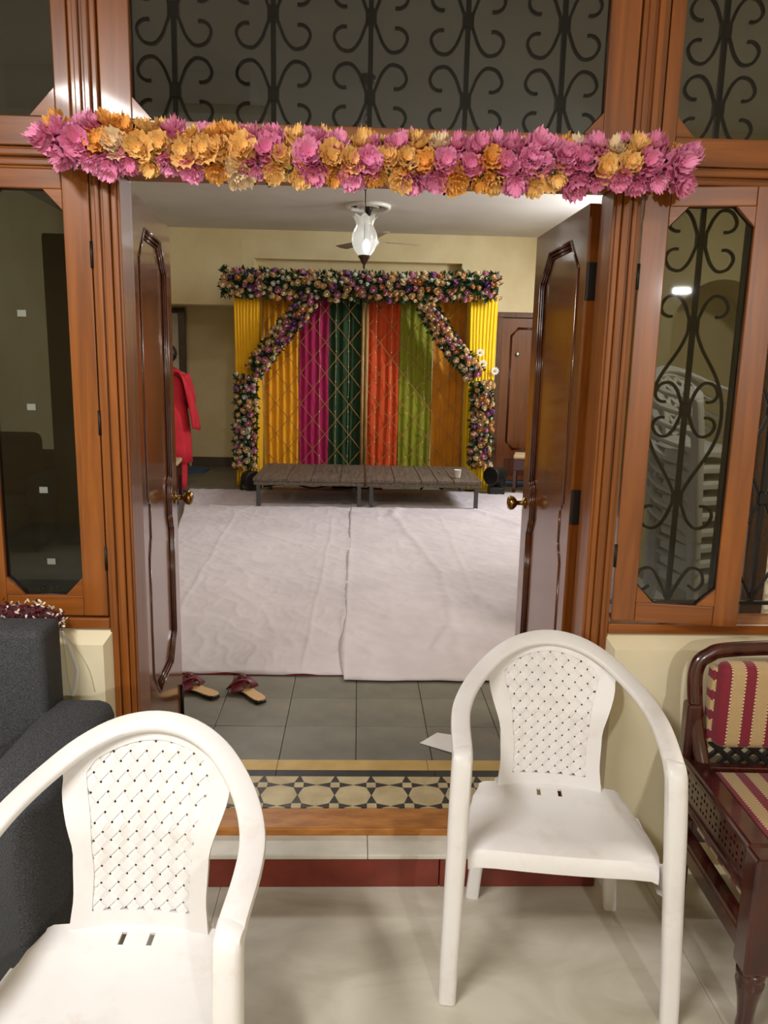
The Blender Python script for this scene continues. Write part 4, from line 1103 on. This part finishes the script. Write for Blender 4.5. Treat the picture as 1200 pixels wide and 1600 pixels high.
# ------------------------------------------------------------------ pendant lamp and ceiling fan
pl = thing('pendant_lamp', (.022, 4.7, 2.13), 'hanging lamp with frosted tulip glass and bronze finial below the door garland', 'lamp')
LX, LYp = .022, 4.7; zb = 2.150
lathe('finial', [(.003, zb), (.008, zb+.012), (.006, zb+.022), (.014, zb+.034), (.03, zb+.062), (.038, zb+.072), (.034, zb+.078), (.01, zb+.08)], 'bronze', pl, 16, (LX, LYp, 0))
V = []; F = []; n = 32; prof = [(.034, .075), (.056, .10), (.071, .135), (.076, .165), (.073, .195), (.062, .22), (.052, .238), (.05, .25), (.056, .268), (.066, .285), (.072, .292)]
for i, (r_, z_) in enumerate(prof):
    for k in range(n):
        a = 2*PI*k/n; fl_ = max(0, i-7)/3; r3 = r_*(1+.10*fl_*math.cos(8*a)); V.append((LX+r3*math.cos(a), LYp+r3*math.sin(a), zb+z_+.010*fl_*math.cos(8*a)))
for i in range(len(prof)-1):
    for k in range(n): F.append((i*n+k, i*n+(k+1) % n, (i+1)*n+(k+1) % n, (i+1)*n+k))
mesh('glass_shade', V, F, 'frost', pl, smooth=True)
M['bulb'] = mat('lit_bulb', srgb(255, 255, 255), .3, emit=2.5, emit_col=(.93, .97, 1, 1))
lathe('bulb', [(.008, zb+.085), (.016, zb+.10), (.024, zb+.125), (.022, zb+.145), (.010, zb+.165), (.002, zb+.168)], 'bulb', pl, 14, (LX+.012, LYp-.005, 0))
sweep('stem', [(LX, LYp, zb+.08), (LX, LYp, zb+.44)], (.009, .009), 'bronze', pl)
zc = zb+.44
A = Acc(); k = 0
while zc < HC-.03:
    P = [Vector((LX+(.011*math.cos(a) if k % 2 == 0 else 0), LYp+(0 if k % 2 == 0 else .011*math.cos(a)), zc+.020+.024*math.sin(a))) for a in [2*PI*q/10 for q in range(11)]]
    A.add(*sweep_data(P, (.005, .005), 'round', (0, 1, 0) if k % 2 == 0 else (1, 0, 0), 5)); zc += .036; k += 1
A.build('chain', 'bronze', pl); lathe('ceiling_cup', [(.05, HC), (.045, HC-.03), (.01, HC-.045)], 'bronze', pl, 16, (LX, LYp, 0))
FX, FY = .07, 8.27
md_ = thing('ceiling_rose', (FX, FY, HC-.04), 'round white ring moulding on the hall ceiling above the fan', 'ceiling rose')
lathe('ring', [(.18, HC), (.18, HC-.02), (.20, HC-.034), (.23, HC-.03), (.235, HC)], 'fan', md_, 40, (FX, FY, 0))
lathe('ring', [(.085, HC), (.085, HC-.016), (.10, HC-.026), (.115, HC-.016), (.115, HC)], 'fan', md_, 32, (FX, FY, 0))
fa = thing('ceiling_fan', (FX, FY, 2.78), 'white ceiling fan hanging behind the pendant lamp', 'fan')
lathe('canopy', [(.02, HC-.10), (.05, HC-.02), (.05, HC)], 'hinge', fa, 16, (FX, FY, 0))
lathe('rod', [(.014, 2.86), (.014, HC-.08)], 'fan', fa, 12, (FX, FY, 0))
lathe('motor', [(.03, 2.90), (.06, 2.885), (.11, 2.86), (.12, 2.83), (.10, 2.80), (.05, 2.785), (.01, 2.78)], 'fan', fa, 24, (FX, FY, 0))
for deg in (-76, 18, 120):
    a = math.radians(deg); c, s = math.cos(a), math.sin(a)
    def Q(r, w_, z): return (FX+r*c-w_*s, FY+r*s+w_*c, z)
    sweep('blade_arm', [Q(.10, 0, 2.84), Q(.19, 0, 2.842)], (.04, .006), 'fan', fa, 'rect', (0, 0, 1))
    v = []
    for zz in (0, .005):
        v += [Q(.16, -.05, 2.838+zz), Q(.56, -.07, 2.832+zz), Q(.585, 0, 2.842+zz), Q(.56, .07, 2.852+zz), Q(.16, .05, 2.848+zz)]
    mesh('blade', v, [(4, 3, 2, 1, 0), (5, 6, 7, 8, 9)]+[(i, (i+1) % 5, 5+(i+1) % 5, 5+i) for i in range(5)], 'blade', fa)

# ------------------------------------------------------------------ person in red, seen from behind, standing left of the backdrop
PX, PYY = -2.055, 8.5
pe = thing('person', (PX, PYY, FLOOR), 'person in a red tunic and dupatta seen from behind, standing past the left door leaf', 'person')
J = {'pelvis': (0, 0, .88), 'waist': (0, .01, 1.02), 'chest': (0, 0, 1.20), 'neckb': (0, -.01, 1.35), 'neck': (0, .01, 1.40), 'head': (0, .03, 1.48), 'crown': (0, .02, 1.60), 'nose': (0, .125, 1.49),
     'ls': (-.17, 0, 1.31), 'rs': (.17, 0, 1.31), 'le': (-.21, .04, 1.05), 're': (.215, .04, 1.05), 'lw': (-.16, .22, .97), 'rw': (.15, .20, .97), 'lp': (-.15, .28, .965), 'rp': (.13, .26, .965),
     'lh': (-.09, 0, .84), 'rh': (.09, 0, .84), 'lk': (-.095, .02, .46), 'rk': (.095, .02, .46), 'la': (-.095, -.01, .075), 'ra': (.095, -.01, .075), 'lt': (-.105, .15, .03), 'rtoe': (.105, .15, .03)}
RAD = dict(pelvis=.13, waist=.115, chest=.13, neckb=.07, neck=.052, head=.088, crown=.075, nose=.012, ls=.062, rs=.062, le=.042, re=.042, lw=.027, rw=.027, lp=.03, rp=.03, lh=.09, rh=.09, lk=.058, rk=.058, la=.038, ra=.038, lt=.026, rtoe=.026)
E_ = [('pelvis', 'waist'), ('waist', 'chest'), ('chest', 'neckb'), ('neckb', 'neck'), ('neck', 'head'), ('head', 'crown'), ('head', 'nose'), ('chest', 'ls'), ('chest', 'rs'), ('ls', 'le'), ('le', 'lw'), ('lw', 'lp'), ('rs', 're'), ('re', 'rw'), ('rw', 'rp'), ('pelvis', 'lh'), ('pelvis', 'rh'), ('lh', 'lk'), ('lk', 'la'), ('la', 'lt'), ('rh', 'rk'), ('rk', 'ra'), ('ra', 'rtoe')]
for s, side in ((-1, 'l'), (1, 'r')):                  # five fingers on each hand
    px_, py_, pz_ = J[side+'p']
    for k in range(4):
        o_ = (k-1.5)*.019; a, b = side+'f%da' % k, side+'f%db' % k
        J[a] = (px_+o_*.9, py_+.055-.004*abs(k-1), pz_-.01); J[b] = (px_+o_*.8, py_+.085-.006*abs(k-1), pz_-.035); RAD[a] = .009; RAD[b] = .008
        E_ += [(side+'p', a), (a, b)]
    a, b = side+'ta', side+'tb'; J[a] = (px_-s*.035, py_+.01, pz_+.004); J[b] = (px_-s*.045, py_+.04, pz_-.01); RAD[a] = .011; RAD[b] = .009; E_ += [(side+'p', a), (a, b)]
ks = list(J); me = bpy.data.meshes.new('body'); me.from_pydata([J[k] for k in ks], [(ks.index(a), ks.index(b)) for a, b in E_], []); me.update()
bo = link('body', me, 'skin', pe, True); sk = bo.modifiers.new('skin', 'SKIN'); sk.use_smooth_shade = True
for i, k in enumerate(ks): me.skin_vertices[0].data[i].radius = (RAD[k], RAD[k]); me.skin_vertices[0].data[i].use_root = (k == 'pelvis')
ss = bo.modifiers.new('sub', 'SUBSURF'); ss.levels = 1; ss.render_levels = 1
def loft(name, rings, m, n=24, fold=0, seed=0):
    V = []; F = []
    for (cx, cy, z, rx, ry) in rings:
        for k in range(n):
            a = 2*PI*k/n; f_ = 1+fold*math.sin(a*7+seed)*max(0, (1.1-z))
            V.append((cx+rx*f_*math.cos(a), cy+ry*f_*math.sin(a), z))
    for i in range(len(rings)-1):
        for k in range(n): F.append((i*n+k, i*n+(k+1) % n, (i+1)*n+(k+1) % n, (i+1)*n+k))
    o = mesh(name, V, F, m, pe, True, True); md = o.modifiers.new('t', 'SOLIDIFY'); md.thickness = .004; md.offset = 1; return o
loft('tunic', [(0, 0, .36, .22, .17), (0, 0, .50, .215, .165), (0, 0, .70, .21, .165), (0, 0, .88, .195, .155), (0, .01, 1.02, .165, .14), (0, 0, 1.18, .185, .15), (0, 0, 1.30, .195, .125), (0, 0, 1.355, .12, .095), (0, .0, 1.385, .068, .068)], 'red_cloth', 32, .09)
for s in (-1, 1):
    loft('trouser_leg', [(s*.095, -.005, .06, .065, .07), (s*.095, .0, .2, .075, .08), (s*.095, .015, .46, .085, .09), (s*.095, 0, .70, .10, .11)], 'red_cloth', 16)
    sweep('sleeve', spline([(s*.15, 0, 1.31), (s*.19, .01, 1.2), (s*.215, .04, 1.06), (s*.19, .14, 1.01)], 4), lambda i: (.15-.003*i, .15-.003*i), 'red_cloth', pe, n=14, local=True)
    loft('sandal', [(s*.103, .06, .0, .045, .125), (s*.103, .06, .015, .045, .125)], 'black', 16)
V = []; F = []; nu, nv = 10, 26                           # dupatta from the left shoulder over the back and the right arm
path = spline([(-.20, .05, 1.15), (-.15, -.10, 1.36), (.02, -.15, 1.37), (.17, -.10, 1.33), (.24, -.05, 1.15), (.285, .0, .92), (.30, .02, .74)], 5)
for j, p in enumerate(path):
    t = j/(len(path)-1)
    for i in range(nu+1):
        u = i/nu-.5; wd = .20+.06*t
        V.append((p.x+.02*math.sin(i*2.1+j*.2)-(.05*t*abs(u)), p.y+u*wd*(.5+.6*t)+.012*math.sin(i*2.6), p.z-(.10*(u+.5) if t < .6 else .04*(u+.5))*(-1 if False else 1)))
for j in range(len(path)-1):
    for i in range(nu): k = j*(nu+1)+i; F.append((k, k+1, k+nu+2, k+nu+1))
o = mesh('dupatta', V, F, 'red_cloth', pe, True, True); md = o.modifiers.new('t', 'SOLIDIFY'); md.thickness = .005
bm = bmesh.new(); bmesh.ops.create_icosphere(bm, subdivisions=3, radius=1)
for v in bm.verts: v.co = Vector((v.co.x*.098, .0+v.co.y*.105, 1.535+v.co.z*.105)) if v.co.y < .35 else Vector((v.co.x*.098, .035, 1.545+v.co.z*.10))
bmobj('hair', bm, 'hair', pe, True, True)
sweep('braid', [(.03, -.085, 1.47), (.04, -.12, 1.38), (.04, -.17, 1.28), (.04, -.18, 1.15)], lambda i: (.07-.008*i, .05), 'hair', pe, local=True)
for s in (-1, 1):
    lathe('eye', [(.002, -.004), (.010, 0), (.002, .004)], 'cup', pe, 8, (s*.033, .105, 1.515), 'y', True)
    lathe('ear', [(.004, 0), (.022, .008), (.004, .016)], 'skin', pe, 8, (s*.088-.008, .03, 1.50), 'x', True)
sweep('mouth', [(-.02, .108, 1.445), (0, .114, 1.443), (.02, .108, 1.445)], (.006, .008), 'red_dark', pe, local=True)

tube_light('ceiling_light', (2.75, 3.6, 3.02), (.36, .36, .17), 'small square ceiling light over the stacked chairs')

wp = thing('wooden_pillar', (1.75, 3.25, FLOOR), 'dark maroon wooden pillar in the hall behind the right casement', 'pillar')
box('shaft', 1.70, 1.80, 3.2, 3.3, FLOOR+.10, HC-.10, 'rosewood', wp, .008); box('base', 1.685, 1.815, 3.185, 3.315, FLOOR, FLOOR+.10, 'rosewood', wp, .006); box('capital', 1.685, 1.815, 3.185, 3.315, HC-.10, HC, 'rosewood', wp, .006)
